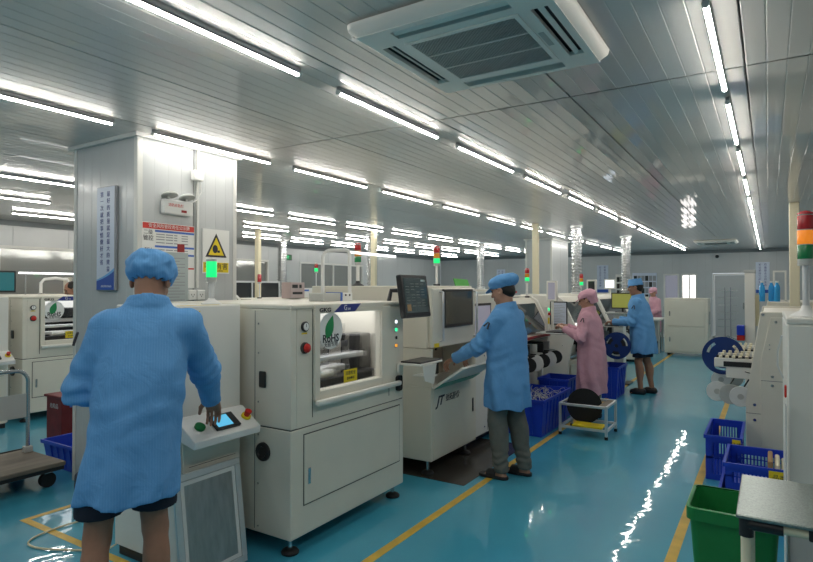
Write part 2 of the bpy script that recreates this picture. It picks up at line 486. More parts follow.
tube_row(-.21, -4.10, 1.46, 17, 'LED tube light in the ceiling row along the right-hand machines', 'tube row beside the right machines')
tube_row(-3.87, -4.28, 1.50, 16, 'LED tube light in the ceiling row passing the front of the bannered pillar', 'tube row by the pillar')
tube_row(-6.6, -.1, 1.52, 13, 'LED tube light in the ceiling row behind the bannered pillar', 'tube row behind the pillar')
tube_row(-8.2, .4, 1.52, 13, 'LED tube light in the second ceiling row from the windowed wall', 'second tube row from the windows')
tube_row(-9.8, .3, 1.52, 13, 'LED tube light in the ceiling row next to the windowed wall', 'tube row by the windows')

# ------------------------------------------------------------------ ceiling cassette air conditioner
def rsq(h, r, n=6):
    pts = []
    for cx, cy, a0 in ((h-r, h-r, 0), (-(h-r), h-r, 90), (-(h-r), -(h-r), 180), (h-r, -(h-r), 270)):
        for k in range(n+1):
            a = math.radians(a0 + 90*k/n); pts.append((cx + r*math.cos(a), cy + r*math.sin(a)))
    return pts
def air_conditioner(cx, cy, label, scale=1., full=True):
    t = thing('air_conditioner', label, 'air conditioner', (cx, cy, ZC-.07))
    b = B(); rings = []
    for h, r, z in ((.455, .05, ZC-.0005), (.475, .06, ZC-.012), (.472, .06, ZC-.03), (.44, .045, ZC-.058), (.425, .03, ZC-.064), (.425, .03, ZC-.03)):
        rings.append([b.bm.verts.new((cx+x*scale, cy+y*scale, z)) for x, y in rsq(h, r)])
    for i in range(len(rings)-1):
        n = len(rings[i])
        for k in range(n): b.bm.faces.new((rings[i][k], rings[i][(k+1) % n], rings[i+1][(k+1) % n], rings[i+1][k]))
    b.obj('rim', 'ac_rim', t, True)
    z0, z1 = ZC-.064, ZC-.045
    b = B(); S = scale
    def bb(x0, x1, y0, y1): b.box(cx+x0*S, cx+x1*S, cy+y0*S, cy+y1*S, z0, z1)
    o, s0, s1, L = .43, .325, .395, .27
    for sg in (-1, 1):
        bb(-o, o, *sorted((sg*s1, sg*o))); bb(*sorted((sg*s1, sg*o)), -s1, s1)
        for sh in (-1, 1): bb(*sorted((sg*L, sg*s1)), *sorted((sh*L, sh*s1)))
    # inner band between slots and grille
    for sg in (-1, 1):
        bb(-L, L, *sorted((sg*.27, sg*s0))); bb(*sorted((sg*.27, sg*s0)), -.27, .27)
    b.obj('panel', 'ac_white', t)
    B().box(cx-.42*S, cx+.42*S, cy-.42*S, cy+.42*S, ZC-.03, ZC-.005).obj('recess', 'dark', t)
    for ax in 'xy':
        for sg in (-1, 1):
            m = sg*(s0+s1)/2
            v = B(); lo, hi = m-.011, m+.011
            if ax == 'x': v.box(cx-L*S, cx+L*S, cy+lo*S, cy+hi*S, ZC-.056, ZC-.050).rot(.5*sg, 'X', (cx, cy+m*S, ZC-.053))
            else: v.box(cx+lo*S, cx+hi*S, cy-L*S, cy+L*S, ZC-.056, ZC-.050).rot(-.5*sg, 'Y', (cx+m*S, cy, ZC-.053))
            v.obj('louvre', 'ac_white', t)
    g = B(); r0 = .25
    g.box(cx-r0*S, cx+r0*S, cy-r0*S, cy+r0*S, ZC-.058, ZC-.045).obj('grille_back', 'grille', t)
    f = B()
    for sg in (-1, 1):
        f.box(cx-.272*S, cx+.272*S, *sorted((cy+sg*.272*S, cy+sg*r0*S)), ZC-.070, ZC-.0645)
        f.box(*sorted((cx+sg*.272*S, cx+sg*r0*S)), cy-r0*S, cy+r0*S, ZC-.070, ZC-.0645)
    f.obj('grille_frame', 'ac_white', t)
    if full:
        m = B(); n = 27
        for k in range(-n, n+1):                      # diagonal mesh both ways
            q = k*r0*2/n
            for sg in (-1, 1):
                p0, p1 = max(-r0, q-r0), min(r0, q+r0)
                if p1-p0 < .01: continue
                a = Vector((cx+p0*S, cy+sg*(p0-q)*S, ZC-.0655)); c = Vector((cx+p1*S, cy+sg*(p1-q)*S, ZC-.0655))
                m.cyl(a, c, .0030, n=3, caps=False)
        m.obj('grille_mesh', 'machine_grey', t)
        for q in (-.085, .085):
            B().box(cx-r0*S, cx+r0*S, cy+q-.004, cy+q+.004, ZC-.070, ZC-.0645).obj('grille_bar', 'ac_white', t)
        B().box(cx+.28, cx+.305, cy-.05, cy+.10, ZC-.066, ZC-.0638).obj('badge', 'machine_grey', t)
    return t
air_conditioner(-1.13, 2.49, 'white four-way ceiling cassette air conditioner with diamond mesh grille above the aisle')
air_conditioner(-1.12, 16.4, 'small-looking ceiling cassette air conditioner near the back wall door', full=False)

# ------------------------------------------------------------------ floor markings
def tape(pts_list, label):
    b = B()
    for x0, x1, y0, y1 in pts_list: b.box(x0, x1, y0, y1, .0004, .0016)
    tag(b.obj('floor_marking', 'yellow_line'), label, 'floor marking')
tape([(-2.03, -1.97, 1.2, 16.0)], 'long yellow line on the floor along the front of the printers')
tape([(-.53, -.47, 1.2, 12.5)], 'long yellow line on the floor in front of the blue crates and green bin')
tape([(-4.38, -2.9, 1.97, 2.02), (-4.38, -4.33, 2.02, 2.5)], 'yellow corner line on the floor by the loader, behind the bare legs')
tape([(-7.9, -5.5, 1.75, 1.81)], 'yellow floor line under the platform trolley')

# ------------------------------------------------------------------ tower lights
def tower(loc, h_pole, label, lit='green', cells=('red', 'orange', 'green'), r=.025, ch=.045, pole_r=.009, base='box', group=None, pole='alu'):
    t = thing('tower_light', label, 'tower light', loc, group)
    x, y, z = loc
    if base == 'box': B().cyl((x, y, z), (x, y, z+.018), r*1.1, n=16).obj('base', 'dark', t, True)
    else: B().lathe([(r*1.9, 0), (r*1.9, .006), (r*.7, .03), (r*.5, .05)], (x, y, z), n=16).obj('base', 'dark' if base == 'flare' else 'white', t, True)
    B().cyl((x, y, z+.012), (x, y, z+h_pole), pole_r, n=12).obj('pole', pole, t, True)
    zz = z+h_pole
    B().cyl((x, y, zz-.003), (x, y, zz+.025), r*.98, n=20).obj('collar', 'machine_grey', t, True); zz += .025
    for c in reversed(cells):
        mt = {'red': 'lamp_red', 'orange': 'lamp_amber', 'green': 'lamp_green'}[c]
        if c == lit: mt = {'green': 'lamp_green_lit', 'orange': 'lamp_orange', 'red': 'lamp_red'}[c]
        B().lathe([(r*.96, .0), (r, .004), (r, ch-.006), (r*.96, ch-.002)], (x, y, zz), n=20).obj('lens_' + c, mt, t, True); zz += ch-.002
        B().cyl((x, y, zz), (x, y, zz+.004), r*.93, n=20).obj('spacer_ring', 'machine_grey', t, True); zz += .004
    B().lathe([(r, 0), (r*.98, .008), (r*.5, .016), (0, .018)], (x, y, zz), n=20).obj('top_cap', 'lamp_red' if cells[0] == 'red' else 'machine_grey', t, True)
    return t

# ------------------------------------------------------------------ stencil printer (front looks along +X)
def foot(parent, x, y, zt):
    f = B().cyl((x, y, .03), (x, y, zt+.002), .014, n=10).obj('levelling_foot', 'steel', parent, True)
    B().lathe([(.052, .0), (.055, .012), (.045, .024), (.018, .036)], (x, y, 0), n=20).obj('foot_pad', 'black_rubber', f, True)
def estop(parent, x, y, z, r=.028):
    e = B().cyl((x, y, z), (x+.012, y, z), r*1.25, n=20).obj('emergency_stop', 'yellow' if r < .02 else 'seam', parent, True)
    B().lathe([(r*.6, .0), (r*.6, .005), (r, .008), (r, .018), (r*.8, .023), (0, .024)], (x+.012, y, z), 'X', 20).obj('push_button', 'red', e, True)
def stencil_printer(loc, label):
    t = thing('stencil_printer', label, 'printing machine', loc)
    X, Y0 = loc[0], loc[1]           # front plane, near corner
    Y1 = Y0 + 1.24; XB = X - 1.35; zb, zs, zt = .10, .752, 1.5
    lb = B().box(XB, X, Y0, Y1, zb, zs-.004, .006).obj('lower_body', 'machine', t)
    d_ = B().box(X-.002, X+.006, Y0+.115, Y1-.06, .285, .705, .003).obj('lower_door', 'machine', t)
    B().box(X-.001, X+.0012, Y0+.108, Y1-.053, .278, .712).obj('door_gap', 'seam', t)
    B().box(X+.005, X+.011, Y0+.145, Y0+.168, .40, .50, .003).obj('door_latch', 'steel', d_)
    B().box(XB+.01, X-.006, Y0+.006, Y1-.006, zs-.004, zs+.004).obj('body_seam', 'seam', t)
    # upper body as a hollow cabin around the work space
    wy0, wy1, wz0, wz1 = Y0+.245, Y0+.925, .955, 1.452
    u = B()
    u.box(XB, X, Y0, Y0+.05, zs+.004, zt-.03, .004).box(XB, X, Y1-.05, Y1, zs+.004, zt-.03, .004).box(XB, XB+.04, Y0+.05, Y1-.05, zs+.004, zt-.03)
    u.box(X-.05, X, Y0+.05, wy0, zs+.004, zt-.03).box(X-.05, X, wy1, Y1-.05, zs+.004, zt-.03)
    u.box(X-.05, X, wy0, wy1, zs+.004, wz0).box(X-.05, X, wy0, wy1, wz1, zt-.03)
    u.obj('upper_body', 'machine', t)
    B().box(XB, X+.004, Y0-.003, Y1+.003, zt-.03, zt, .008).obj('top_cover', 'machine', t)
    hd = B()                                              # hood frame round the window
    hd.box(X, X+.018, Y0+.195, wy0, .90, 1.468, .003).box(X, X+.018, wy1, Y0+1.035, .90, 1.468, .003)
    hd.box(X, X+.018, wy0, wy1, wz1-.012, 1.468, .003).box(X, X+.018, wy0, wy1, .90, wz0, .003)
    hood = hd.obj('hood_frame', 'machine', t)
    B().box(X+.004, X+.009, wy0, wy1, wz0, wz1-.012).obj('window_pane', 'glass', hood)
    B().box(X+.018, X+.055, Y0+.19, Y0+1.14, .868, .905, .012, 2).obj('hood_handle', 'machine_white', hood, True)
    for yy in (Y0+.19, Y0+1.04): B().box(X-.0005, X+.0015, yy-.003, yy+.003, .80, 1.468).obj('panel_gap', 'seam', t)
    B().box(XB+.05, X-.002, Y0-.0015, Y0+.001, 1.105, 1.108).obj('side_gap', 'seam', t) if False else None
    B().box(X-.302, X-.298, Y0-.0012, Y0+.001, zb+.02, zt-.04).obj('side_seam', 'seam', t)
    for q in (.14, .40, .62, .70, .90, 1.2, 1.38):
        B().cyl((X-.27, Y0-.003, q), (X-.27, Y0+.002, q), .006, n=8).obj('screw', 'steel', t)
    # work space: inner panel, table, rails, squeegee head
    B().box(X-.72, X-.70, Y0+.05, Y1-.05, .80, zt-.03).obj('inner_panel', 'interior', t)
    B().box(X-.70, X-.05, Y0+.05, Y1-.05, .80, .82).obj('inner_floor', 'dark', t)
    B().box(X-.70, X-.69, Y0+.06, Y1-.06, .82, 1.22).obj('dark_backing', 'smoked', t)  # dark sheet that darkens the lower part of the inner panel
    B().box(X-.69, X-.10, Y0+.06, Y1-.06, 1.44, 1.455).obj('glow_strip', 'glow_strip', t)  # glowing strip added under the cover to brighten the closed cabin
    rl = B().box(X-.22, X-.16, Y0+.06, Y1-.30, 1.10, 1.135, .004).box(X-.50, X-.46, Y0+.06, Y1-.22, 1.15, 1.20, .004)
    rl.obj('rail', 'alu', t)
    B().box(X-.20, X-.08, Y0+.06, Y1-.22, .86, 1.0, .006).obj('conveyor', 'dark', t)
    B().box(X-.30, X-.22, Y0+.32, Y0+.80, 1.01, 1.05, .006).obj('squeegee', 'white', t)
    B().box(X-.55, X-.35, Y0+.50, Y0+.88, 1.21, 1.34, .01).obj('print_head', 'black_gloss', t)
    B().box(X-.40, X-.25, Y0+.96, Y1-.08, .83, 1.25, .01).obj('camera_gantry', 'dark', t)
    B().box(X-.62, X-.56, Y0+.2, Y1-.2, 1.24, 1.30, .006).obj('beam', 'machine_grey', t)
    B().cyl((X-.15, Y0+.40, 1.02), (X-.15, Y0+.55, 1.02), .03, n=14).obj('paste_jar', 'white', t)
    # sticker: round sign with a green leaf
    cy, cz, xs = Y0+.355, 1.325, X+.0095
    st = B().lathe([(.118, 0), (.118, .001)], (xs, cy, cz), 'X', 40).obj('round_sticker', 'paper', t)
    lf = []
    for k in range(13):
        s = k/12; lf.append((s, .040*math.sin(PI*s**.8)))
    ax = Vector((.060, .15)); p0 = Vector((-.04, -.05)); nx = Vector((-ax.y, ax.x)).normalized()
    poly = [p0 + ax*s + nx*wd for s, wd in lf] + [p0 + ax*s - nx*wd for s, wd in reversed(lf[1:-1])]
    B().prism([(cy+p.x, cz+p.y) for p in poly], 'X', xs+.001, xs+.0016).obj('leaf_mark', 'leaf', st)
    B().text('RoHS', (xs+.0024, cy-.002, cz-.050), .070, 'X+', bold=.02).obj('lettering', 'ink', st)
    B().text('无铅专用', (xs+.0024, cy, cz-.088), .034, 'X+').obj('lettering', 'ink', st)
    ys_ = B().box(X+.0092, X+.0105, Y0+.49, Y0+.635, .972, 1.055).obj('warning_sticker', 'yellow', t)
    B().text('注意安全', (X+.0112, Y0+.5625, 1.03), .028, 'X+').text('请勿伸手', (X+.0112, Y0+.5625, .995), .022, 'X+').obj('lettering', 'ink', ys_)
    # gauge, stop button, indicator column
    g = B().lathe([(.030, 0), (.032, .012), (.026, .016)], (X, Y0+.115, 1.365), 'X', 24).obj('pressure_gauge', 'dark', t, True)
    B().cyl((X+.0155, Y0+.115, 1.365), (X+.0175, Y0+.115, 1.365), .023, n=24).obj('dial', 'paper', g)
    B().box(X+.0172, X+.0185, Y0+.112, Y0+.116, 1.362, 1.383).obj('needle', 'ink', g)
    B().box(X, X+.0012, Y0+.09, Y0+.14, 1.318, 1.328).obj('sticker', 'yellow', t)
    estop(t, X, Y0+.115, 1.235)
    for z, m in ((1.345, 'led_white'), (1.285, 'led_green'), (1.165, 'led_orange')):
        q = B().cyl((X, Y0+1.13, z), (X+.006, Y0+1.13, z), .019, n=16).obj('indicator_button', 'chrome', t, True)
        B().lathe([(.013, 0), (.012, .006), (0, .009)], (X+.006, Y0+1.13, z), 'X', 16).obj('lens', m, q, True)
    q = B().cyl((X, Y0+1.13, 1.225), (X+.008, Y0+1.13, 1.225), .014, n=16).obj('key_switch', 'chrome', t, True)
    B().box(X+.008, X+.016, Y0+1.127, Y0+1.133, 1.214, 1.236).obj('key_slot', 'dark', q)
    q = B().box(X, X+.014, Y0+1.13, Y0+1.20, .82, .935, .02, 3).obj('power_socket', 'dark', t, True)
    B().box(X+.014, X+.02, Y0+1.15, Y0+1.18, .85, .905, .004).obj('rocker', 'black_rubber', q)
    # lettering on the top rail
    B().text('GKG', (X+.0012, Y0+.267, 1.4845), .026, 'X+', sx=1.75).obj('lettering', 'ink', t) if False else None
    B().text('GKG', (X+.0190, Y0+.29, 1.4595), .036, 'X+', sx=1.5, depth=.0008, bold=.03).obj('lettering', 'ink', hood)
    pg = B().prism([(Y0+.375, 1.443), (Y0+.60, 1.443), (Y0+.665, 1.494), (Y0+.455, 1.494)], 'X', X+.0182, X+.0195).obj('name_plate', 'navy_ink', hood)
    B().text('G', (X+.0202, Y0+.495, 1.469), .05, 'X+').text('se', (X+.0202, Y0+.535, 1.464), .032, 'X+').obj('lettering', 'paper', pg)
    B().box(X, X+.0180, Y0+.20, Y0+.95, 1.468, 1.4965, .002).obj('header', 'machine', t)
    for fx, fy in ((X-.06, Y0+.06), (X-.06, Y1-.06), (XB+.08, Y0+.06), (XB+.08, Y1-.06)): foot(t, fx, fy, zb)
    # side fan cowl on the near face, keyboard tray, monitor on an arm
    B().lathe([(.058, 0), (.055, -.014), (.035, -.018), (.03, -.012), (0, -.012)], (X-.225, Y0, .60), 'Y', 24).obj('cable_port', 'dark', t, True)
    B().box(X-.26, X-.20, Y0-.012, Y0, .99, 1.09, .006).obj('side_connector', 'dark', t)
    tr = B().box(X+.002, X+.20, Y1-.08, Y1+.27, 1.015, 1.03, .003).box(X+.005, X+.02, Y1-.10, Y1-.08, .96, 1.03).obj('keyboard_tray', 'machine_white', t)
    B().box(X+.012, X+.19, Y1-.06, Y1+.26, 1.0305, 1.042, .004).obj('keyboard', 'dark', tr)
    B().hexa([(X+.20, Y1-.02, .90), (X+.20, Y1+.12, .86), (X+.206, Y1+.12, .86), (X+.206, Y1-.02, .90), (X+.20, Y1-.05, 1.015), (X+.20, Y1+.16, 1.015), (X+.206, Y1+.16, 1.015), (X+.206, Y1-.05, 1.015)]).obj('cable_shield', 'machine_white', tr)
    B().box(X+.002, X+.15, Y1+.13, Y1+.27, .90, .91).obj('tray_bracket', 'machine_white', tr)
    mo = B().box(X+.10, X+.145, Y1-.20, Y1+.185, 1.375, 1.70, .008).rot(-.14, 'Y', (X+.12, Y1, 1.375)).obj('monitor', 'dark', t)
    B().box(X+.145, X+.1465, Y1-.17, Y1+.155, 1.41, 1.675).rot(-.14, 'Y', (X+.12, Y1, 1.375)).obj('screen', 'screen_dark', mo)
    sd = B()
    for k in range(9):
        for c in range(4):
            if (k*3+c*5) % 4: sd.box(X+.1466, X+.1472, Y1-.15+c*.072, Y1-.15+c*.072+.05, 1.46+k*.021, 1.464+k*.021)
    sd.rot(-.14, 'Y', (X+.12, Y1, 1.375)).obj('screen_lines', 'screen_text', mo, kind='stuff')
    B().box(X+.1466, X+.1475, Y1-.155, Y1-.10, 1.425, 1.475).rot(-.14, 'Y', (X+.12, Y1, 1.375)).obj('screen_swatch', 'cardboard', mo)
    B().box(X+.1466, X+.1475, Y1+.08, Y1+.14, 1.648, 1.664).rot(-.14, 'Y', (X+.12, Y1, 1.375)).obj('sticker', 'paper_grey', mo)
    B().tube([(X-.10, Y1-.05, 1.5), (X-.10, Y1-.02, 1.58), (X-.0, Y1+.0, 1.58), (X+.085, Y1+.0, 1.56)], .018).obj('monitor_arm', 'dark', t, True)
    return t
pr1 = stencil_printer((-2.40, 2.54, 0), 'beige stencil printing machine with leaf sticker on its window beside the loader')
pr2 = copy_tree(pr1)
put(pr2, (-7.5, 3.39, 0), None, 'beige stencil printing machine with leaf sticker behind the red box and pillar')

# ------------------------------------------------------------------ board loader with sloping control ledge
def loader(loc, label, full=True):
    t = thing('board_loader', label, 'machine', loc)
    X, Y0 = loc[0], loc[1]; Y1 = Y0+.44
    B().box(X-.60, X, Y0, Y1, .06, 1.5, .008).obj('cabinet', 'machine_white', t)
    B().box(X-.58, X-.02, Y0+.02, Y1-.02, .0, .06).obj('plinth', 'dark', t)
    lg = B().prism([(X, .78), (X+.17, .74), (X+.175, .78), (X+.02, .885), (X, .885)], 'Y', Y0-.03, Y1+.0, .003).obj('control_ledge', 'white', t)
    sl = math.atan2(.105, .155)
    def on(b, u): return b.rot(sl, 'Y', (X+.10, (Y0+Y1)/2, .833))
    cx, cz = X+.10, .833
    on(B().cyl((cx, Y0+.06, cz), (cx, Y0+.06, cz+.014), .030, n=20), 0).obj('start_button', 'green_button', lg, True)
    tp = on(B().box(cx-.055, cx+.055, Y0+.14, Y0+.31, cz-.002, cz+.016, .003), 0).obj('touch_panel', 'dark', lg)
    on(B().box(cx-.042, cx+.042, Y0+.155, Y0+.26, cz+.016, cz+.0175), 0).obj('screen', 'screen_cyan', tp)
    e = on(B().cyl((cx, Y0+.39, cz), (cx, Y0+.39, cz+.012), .029, n=20), 0).obj('emergency_stop', 'yellow', lg, True)
    on(B().cyl((cx, Y0+.39, cz+.012), (cx, Y0+.39, cz+.045), .017, .021, n=20), 0).obj('push_button', 'red', e, True)
    B().box(X, X+.012, Y0+.02, Y1-.02, .06, .775, .002).obj('front_panel', 'machine', t)
    B().box(X+.0115, X+.0135, Y0+.06, Y1-.05, .60, .603).obj('panel_gap', 'seam', t)
    if full:
        B().box(X-.05, X-.03, Y0+.02, Y0+.30, 1.5, 1.5012).obj('sticker', 'yellow', t)
        B().box(X, X+.0012, Y0+.08, Y0+.14, 1.41, 1.47).obj('sticker', 'yellow', t)
    return t
ld1 = loader((-2.75, 2.03, 0), 'white board loader with sloping control ledge under the hand of the worker')
tower((-2.90, 2.37, 1.5), .14, 'single green signal lamp lit on top of the white board loader', 'green', ('green',), r=.032, ch=.10, base='stem', pole_r=.02, pole='clear_plastic')
ld2 = loader((-7.4, 2.76, 0), 'white board loader standing beside the far printing machine', False)
mn = thing('monitor', 'dark monitor with teal screen standing on the far board loader', 'monitor', (-7.05, 2.72, 1.5))
B().box(-7.13, -6.97, 2.66, 2.80, 1.5, 1.515, .004).obj('stand_base', 'dark', mn)
B().cyl((-7.06, 2.73, 1.51), (-7.06, 2.73, 1.62), .018).obj('stand_neck', 'dark', mn)
B().box(-7.07, -7.03, 2.50, 3.00, 1.55, 1.80, .006).obj('bezel', 'dark', mn)
B().box(-7.03, -7.0285, 2.52, 2.98, 1.57, 1.78).obj('screen', 'screen_teal', mn)
mn.location += Vector((-.45, .31, 0))
# steel framed door leaf leaning on the loader
fr = thing('framed_plate', 'brushed steel plate in a white frame leaning on the loader front', 'metal plate', (-2.61, 2.17, 0))
def lean(b): return b.rot(-.13, 'Y', (-2.60, 2.17, .004))
ya, yb2, zt_ = 1.945, 2.395, .60
lean(B().box(-2.615, -2.60, ya, yb2, .004, .04, .003).box(-2.615, -2.60, ya, yb2, zt_-.036, zt_, .003).box(-2.615, -2.60, ya, ya+.036, .04, zt_-.036).box(-2.615, -2.60, yb2-.036, yb2, .04, zt_-.036)).obj('frame', 'alu', fr)
lean(B().box(-2.612, -2.604, ya+.036, yb2-.036, .04, zt_-.036)).obj('plate', 'brushed', fr)
lean(B().box(-2.6038, -2.602, ya+.04, ya+.062, .045, zt_-.04).box(-2.6038, -2.602, yb2-.062, yb2-.04, .045, zt_-.04).box(-2.6038, -2.602, ya+.062, yb2-.062, .045, .067).box(-2.6038, -2.602, ya+.062, yb2-.062, zt_-.062, zt_-.04)).obj('inner_edge', 'white', fr)
# cable on the floor
pts = []
for k in range(40):
    a = k/39
    pts.append((-3.42 + -.55*a - .25*math.sin(PI*a), 2.02 - .32*math.sin(PI*a*1.1) + .25*a, .009))
pts = [(-3.38, 2.09, .08), (-3.40, 2.07, .03)] + pts
tag(B().tube(pts, .006, 6).obj('power_cable', 'cream', None, True), 'thin cream cable looping over the blue floor behind bare legs', 'cable')

# ------------------------------------------------------------------ what hangs on the pillar
def frame_box(b, axis, pos0, pos1, a0, a1, z0, z1):
    if axis == 'X': b.box(*sorted((pos0, pos1)), a0, a1, z0, z1)
    else: b.box(a0, a1, *sorted((pos0, pos1)), z0, z1)
    return b
bn = thing('slogan_banner', 'tall narrow slogan board with blue foot on the side of the pillar', 'banner', (-4.42, 2.60, 1.58))
yb = PY0-.006
B().box(-4.55, -4.29, yb-.020, yb, 1.58, 2.40, .003).obj('board', 'ink_grey', bn)
B().box(-4.545, -4.305, yb-.0215, yb-.0201, 1.585, 2.395).obj('print_sheet', 'banner_ice', bn)
sw = []
for k in range(15):
    a = k/14; sw.append((-4.545+.24*a, 1.655 + .012*math.sin(a*3) + .075*a**2.2))
B().prism([(-4.545, 1.585), (-4.305, 1.585)] + sw[::-1], 'Y', yb-.0222, yb-.0216).obj('blue_wave', 'banner_blue', bn)
sw2 = [(x, z+.012+.012*(x+4.545)/.24) for x, z in sw]
B().prism([*sw, *sw2[::-1]], 'Y', yb-.0221, yb-.0217).obj('light_wave', 'banner_light', bn)
for cx, s in ((-4.385, '最好的质量就是最大的效益'), (-4.475, '第一次就把事情做好才省')):
    b = B()
    for k, ch in enumerate(s): b.text(ch, (cx, yb-.0225, 2.335-k*.0535), .046, 'Y-')
    b.obj('lettering', 'navy_ink', bn)
B().text('质量管理宣传标语', (-4.41, yb-.0228, 1.612), .018, 'Y-').obj('lettering', 'banner_ice', bn)
# safety poster
XP = PX + .003
po = thing('safety_poster', 'safety notice with red header and blue bars on the pillar', 'poster', (XP, 2.93, 1.6))
B().box(XP, XP+.004, 2.69, 3.165, 1.60, 2.11).obj('sheet', 'paper', po)
B().box(XP+.004, XP+.005, 2.695, 3.16, 2.06, 2.105).obj('header', 'red_ink', po)
B().text('安全风险管控责任公示牌', (XP+.0056, 2.93, 2.083), .034, 'X+').obj('lettering', 'paper', po)
for y0, z in ((2.80, 2.045), (2.80, 1.925), (3.0, 1.865)): B().box(XP+.004, XP+.005, y0, 3.16, z-.008, z+.008).obj('blue_bar', 'ink_blue', po)
B().box(XP+.004, XP+.005, 3.105, 3.16, 1.752, 1.764).obj('red_bar', 'red_ink', po)
b = B()
for (y, z, s, q) in ((2.742, 2.03, '二级', .04), (2.742, 1.985, '管控', .045), (2.745, 1.90, '责任人', .024)): b.text(q and s, (XP+.0046, y, z), q, 'X+')
b.obj('lettering', 'ink', po)
b = B()
for z in (2.02, 2.0, 1.98, 1.955, 1.90, 1.88):
    for k, (y0, y1) in enumerate(((2.81, 2.885), (2.895, 2.96), (2.97, 3.0), (3.04, 3.10))): b.box(XP+.004, XP+.0048, y0, y1, z-.0035, z+.0035)
b.obj('small_print', 'ink_grey', po, kind='stuff')
nt = thing('notice_sheet', 'grey typed notice hung over the safety poster', 'poster', (XP+.006, 2.97, 1.45))
B().box(XP+.0055, XP+.009, 2.87, 3.10, 1.45, 1.885).obj('sheet', 'paper_grey', nt)
b = B()
for k in range(15): b.box(XP+.009, XP+.0098, 2.89, 3.07-.05*(k % 3 == 1), 1.50+k*.024, 1.506+k*.024)
b.obj('small_print', 'ink_grey', nt, kind='stuff')
tag(B().box(XP+.0055, XP+.009, 3.0, 3.065, 1.89, 1.955).obj('red_card', 'red_dull'), 'small dark red card on the safety poster above the grey notice', 'card')
# warning sign
ws = thing('warning_sign', 'white noise warning sign with yellow triangle on the pillar', 'sign', (XP, 3.385, 1.73))
B().box(XP, XP+.004, 3.245, 3.53, 1.725, 2.105).obj('plate', 'paper', ws)
B().prism([(3.275, 1.865), (3.50, 1.865), (3.3875, 2.07)], 'X', XP+.004, XP+.0052).obj('triangle_border', 'ink', ws)
B().prism([(3.305, 1.882), (3.47, 1.882), (3.3875, 2.035)], 'X', XP+.0053, XP+.0062).obj('triangle', 'yellow', ws)
b = B().prism([(3.375+.028*math.cos(a), 1.935+.036*math.sin(a)) for a in [2*PI*k/14 for k in range(14)]], 'X', XP+.0063, XP+.007)
b.box(XP+.0063, XP+.007, 3.40, 3.425, 1.905, 1.925).obj('ear_pictogram', 'ink', ws)
lp = B().box(XP+.004, XP+.0052, 3.253, 3.522, 1.735, 1.82).obj('caption_plate', 'yellow', ws)
B().text('噪声有害', (XP+.0062, 3.3875, 1.785), .062, 'X+').text('WARNING NOISE', (XP+.0062, 3.3875, 1.748), .018, 'X+').obj('lettering', 'ink', lp)
# emergency lamp with two swivelling heads
el = thing('emergency_light', 'white twin-head emergency lamp box on the pillar above the poster', 'emergency light', (XP, 2.98, 2.22))
B().box(XP, XP+.055, 2.845, 3.115, 2.215, 2.33, .008).obj('housing', 'white', el)
for y in (2.90, 3.06):
    h = B().cyl((XP+.03, y, 2.33), (XP+.03, y, 2.352), .012, n=10).obj('lamp_neck', 'machine_grey', el, True)
    B().lathe([(.02, .030), (.050, .026), (.064, .012), (.064, .004), (.058, 0), (0, .004)], (XP+.045, y, 2.352), n=24).rot(-.25, 'Y', (XP+.035, y, 2.36)).obj('lamp_head', 'machine_grey', h, True)
B().text('消防应急灯', (XP+.0556, 2.95, 2.285), .028, 'X+').obj('lettering', 'red_ink', el)
B().box(XP+.055, XP+.0558, 3.0, 3.05, 2.235, 2.255).obj('indicator', 'red_dull', el)
cd = thing('cable_trunk', 'thin white cable conduit running down the pillar beside the emergency lamp', 'conduit', (XP, 3.19, 1.5))
B().box(XP, XP+.018, 3.178, 3.202, 1.60, 2.76, .003).obj('conduit', 'trim', cd)
B().box(XP+.0, XP+.05, 3.125, 3.22, 2.49, 2.575, .006).obj('junction_box', 'white', cd)
B().tube([(XP+.03, 3.2, 2.49), (XP+.03, 3.21, 2.40), (XP+.03, 3.17, 2.33), (XP+.02, 3.122, 2.30)], .004, 6).obj('lead', 'white', cd, True)
for y in (3.14, 3.225):
    s_ = thing('wall_socket', 'white wall socket plate on the pillar below the conduit', 'socket', (XP, y, 1.5), 'sockets on the pillar')
    B().box(XP, XP+.02, y-.04, y+.04, 1.50, 1.585, .006).obj('plate', 'white', s_)
    for dy, dz in ((-.012, .045), (.012, .045), (0, .03)): B().box(XP+.02, XP+.0207, y+dy-.003, y+dy+.003, 1.5+dz-.006, 1.5+dz+.006).obj('slot', 'dark', s_)

for o_ in list(COL.objects):                       # everything on the pillar's aisle face
    if o_.parent is None and o_.name.split('.')[0] in ('safety_poster', 'notice_sheet', 'red_card', 'warning_sign', 'emergency_light', 'cable_trunk', 'wall_socket'):
        o_.location.y -= .035
        if o_.name.startswith('emergency'): o_.location.z -= .03

# ------------------------------------------------------------------ inspection oven with open chute (behind the worker's hands)
t = thing('reflow_machine', 'beige upright machine with dark door glass and open chute flap at the front', 'machine', (-2.42, 4.25, 0))
X, Y0, Y1, XB = -2.42, 4.25, 5.13, -3.75
B().box(XB, X, Y0, Y1, .13, .76, .006).obj('lower_body', 'machine', t)
B().box(XB, X-.36, Y0, Y1, .76, 1.08, .004).box(X-.36, X, Y0, Y0+.03, .76, 1.08).box(X-.36, X, Y1-.03, Y1, .76, 1.08).obj('recess_body', 'machine', t)
B().box(X-.36, X-.352, Y0+.03, Y1-.03, .76, 1.08).obj('recess_lining', 'tan', t)
B().box(XB, X-.04, Y0, Y1, 1.08, 1.62, .008).obj('upper_cabin', 'machine', t)
dr = B().box(X-.04, X, Y0+.02, Y1-.01, 1.085, 1.60, .01).obj('cabin_door', 'machine', t)
dw = B().box(X, X+.022, Y0+.19, Y1-.11, 1.25, 1.59, .004).obj('door_display', 'dark', dr)
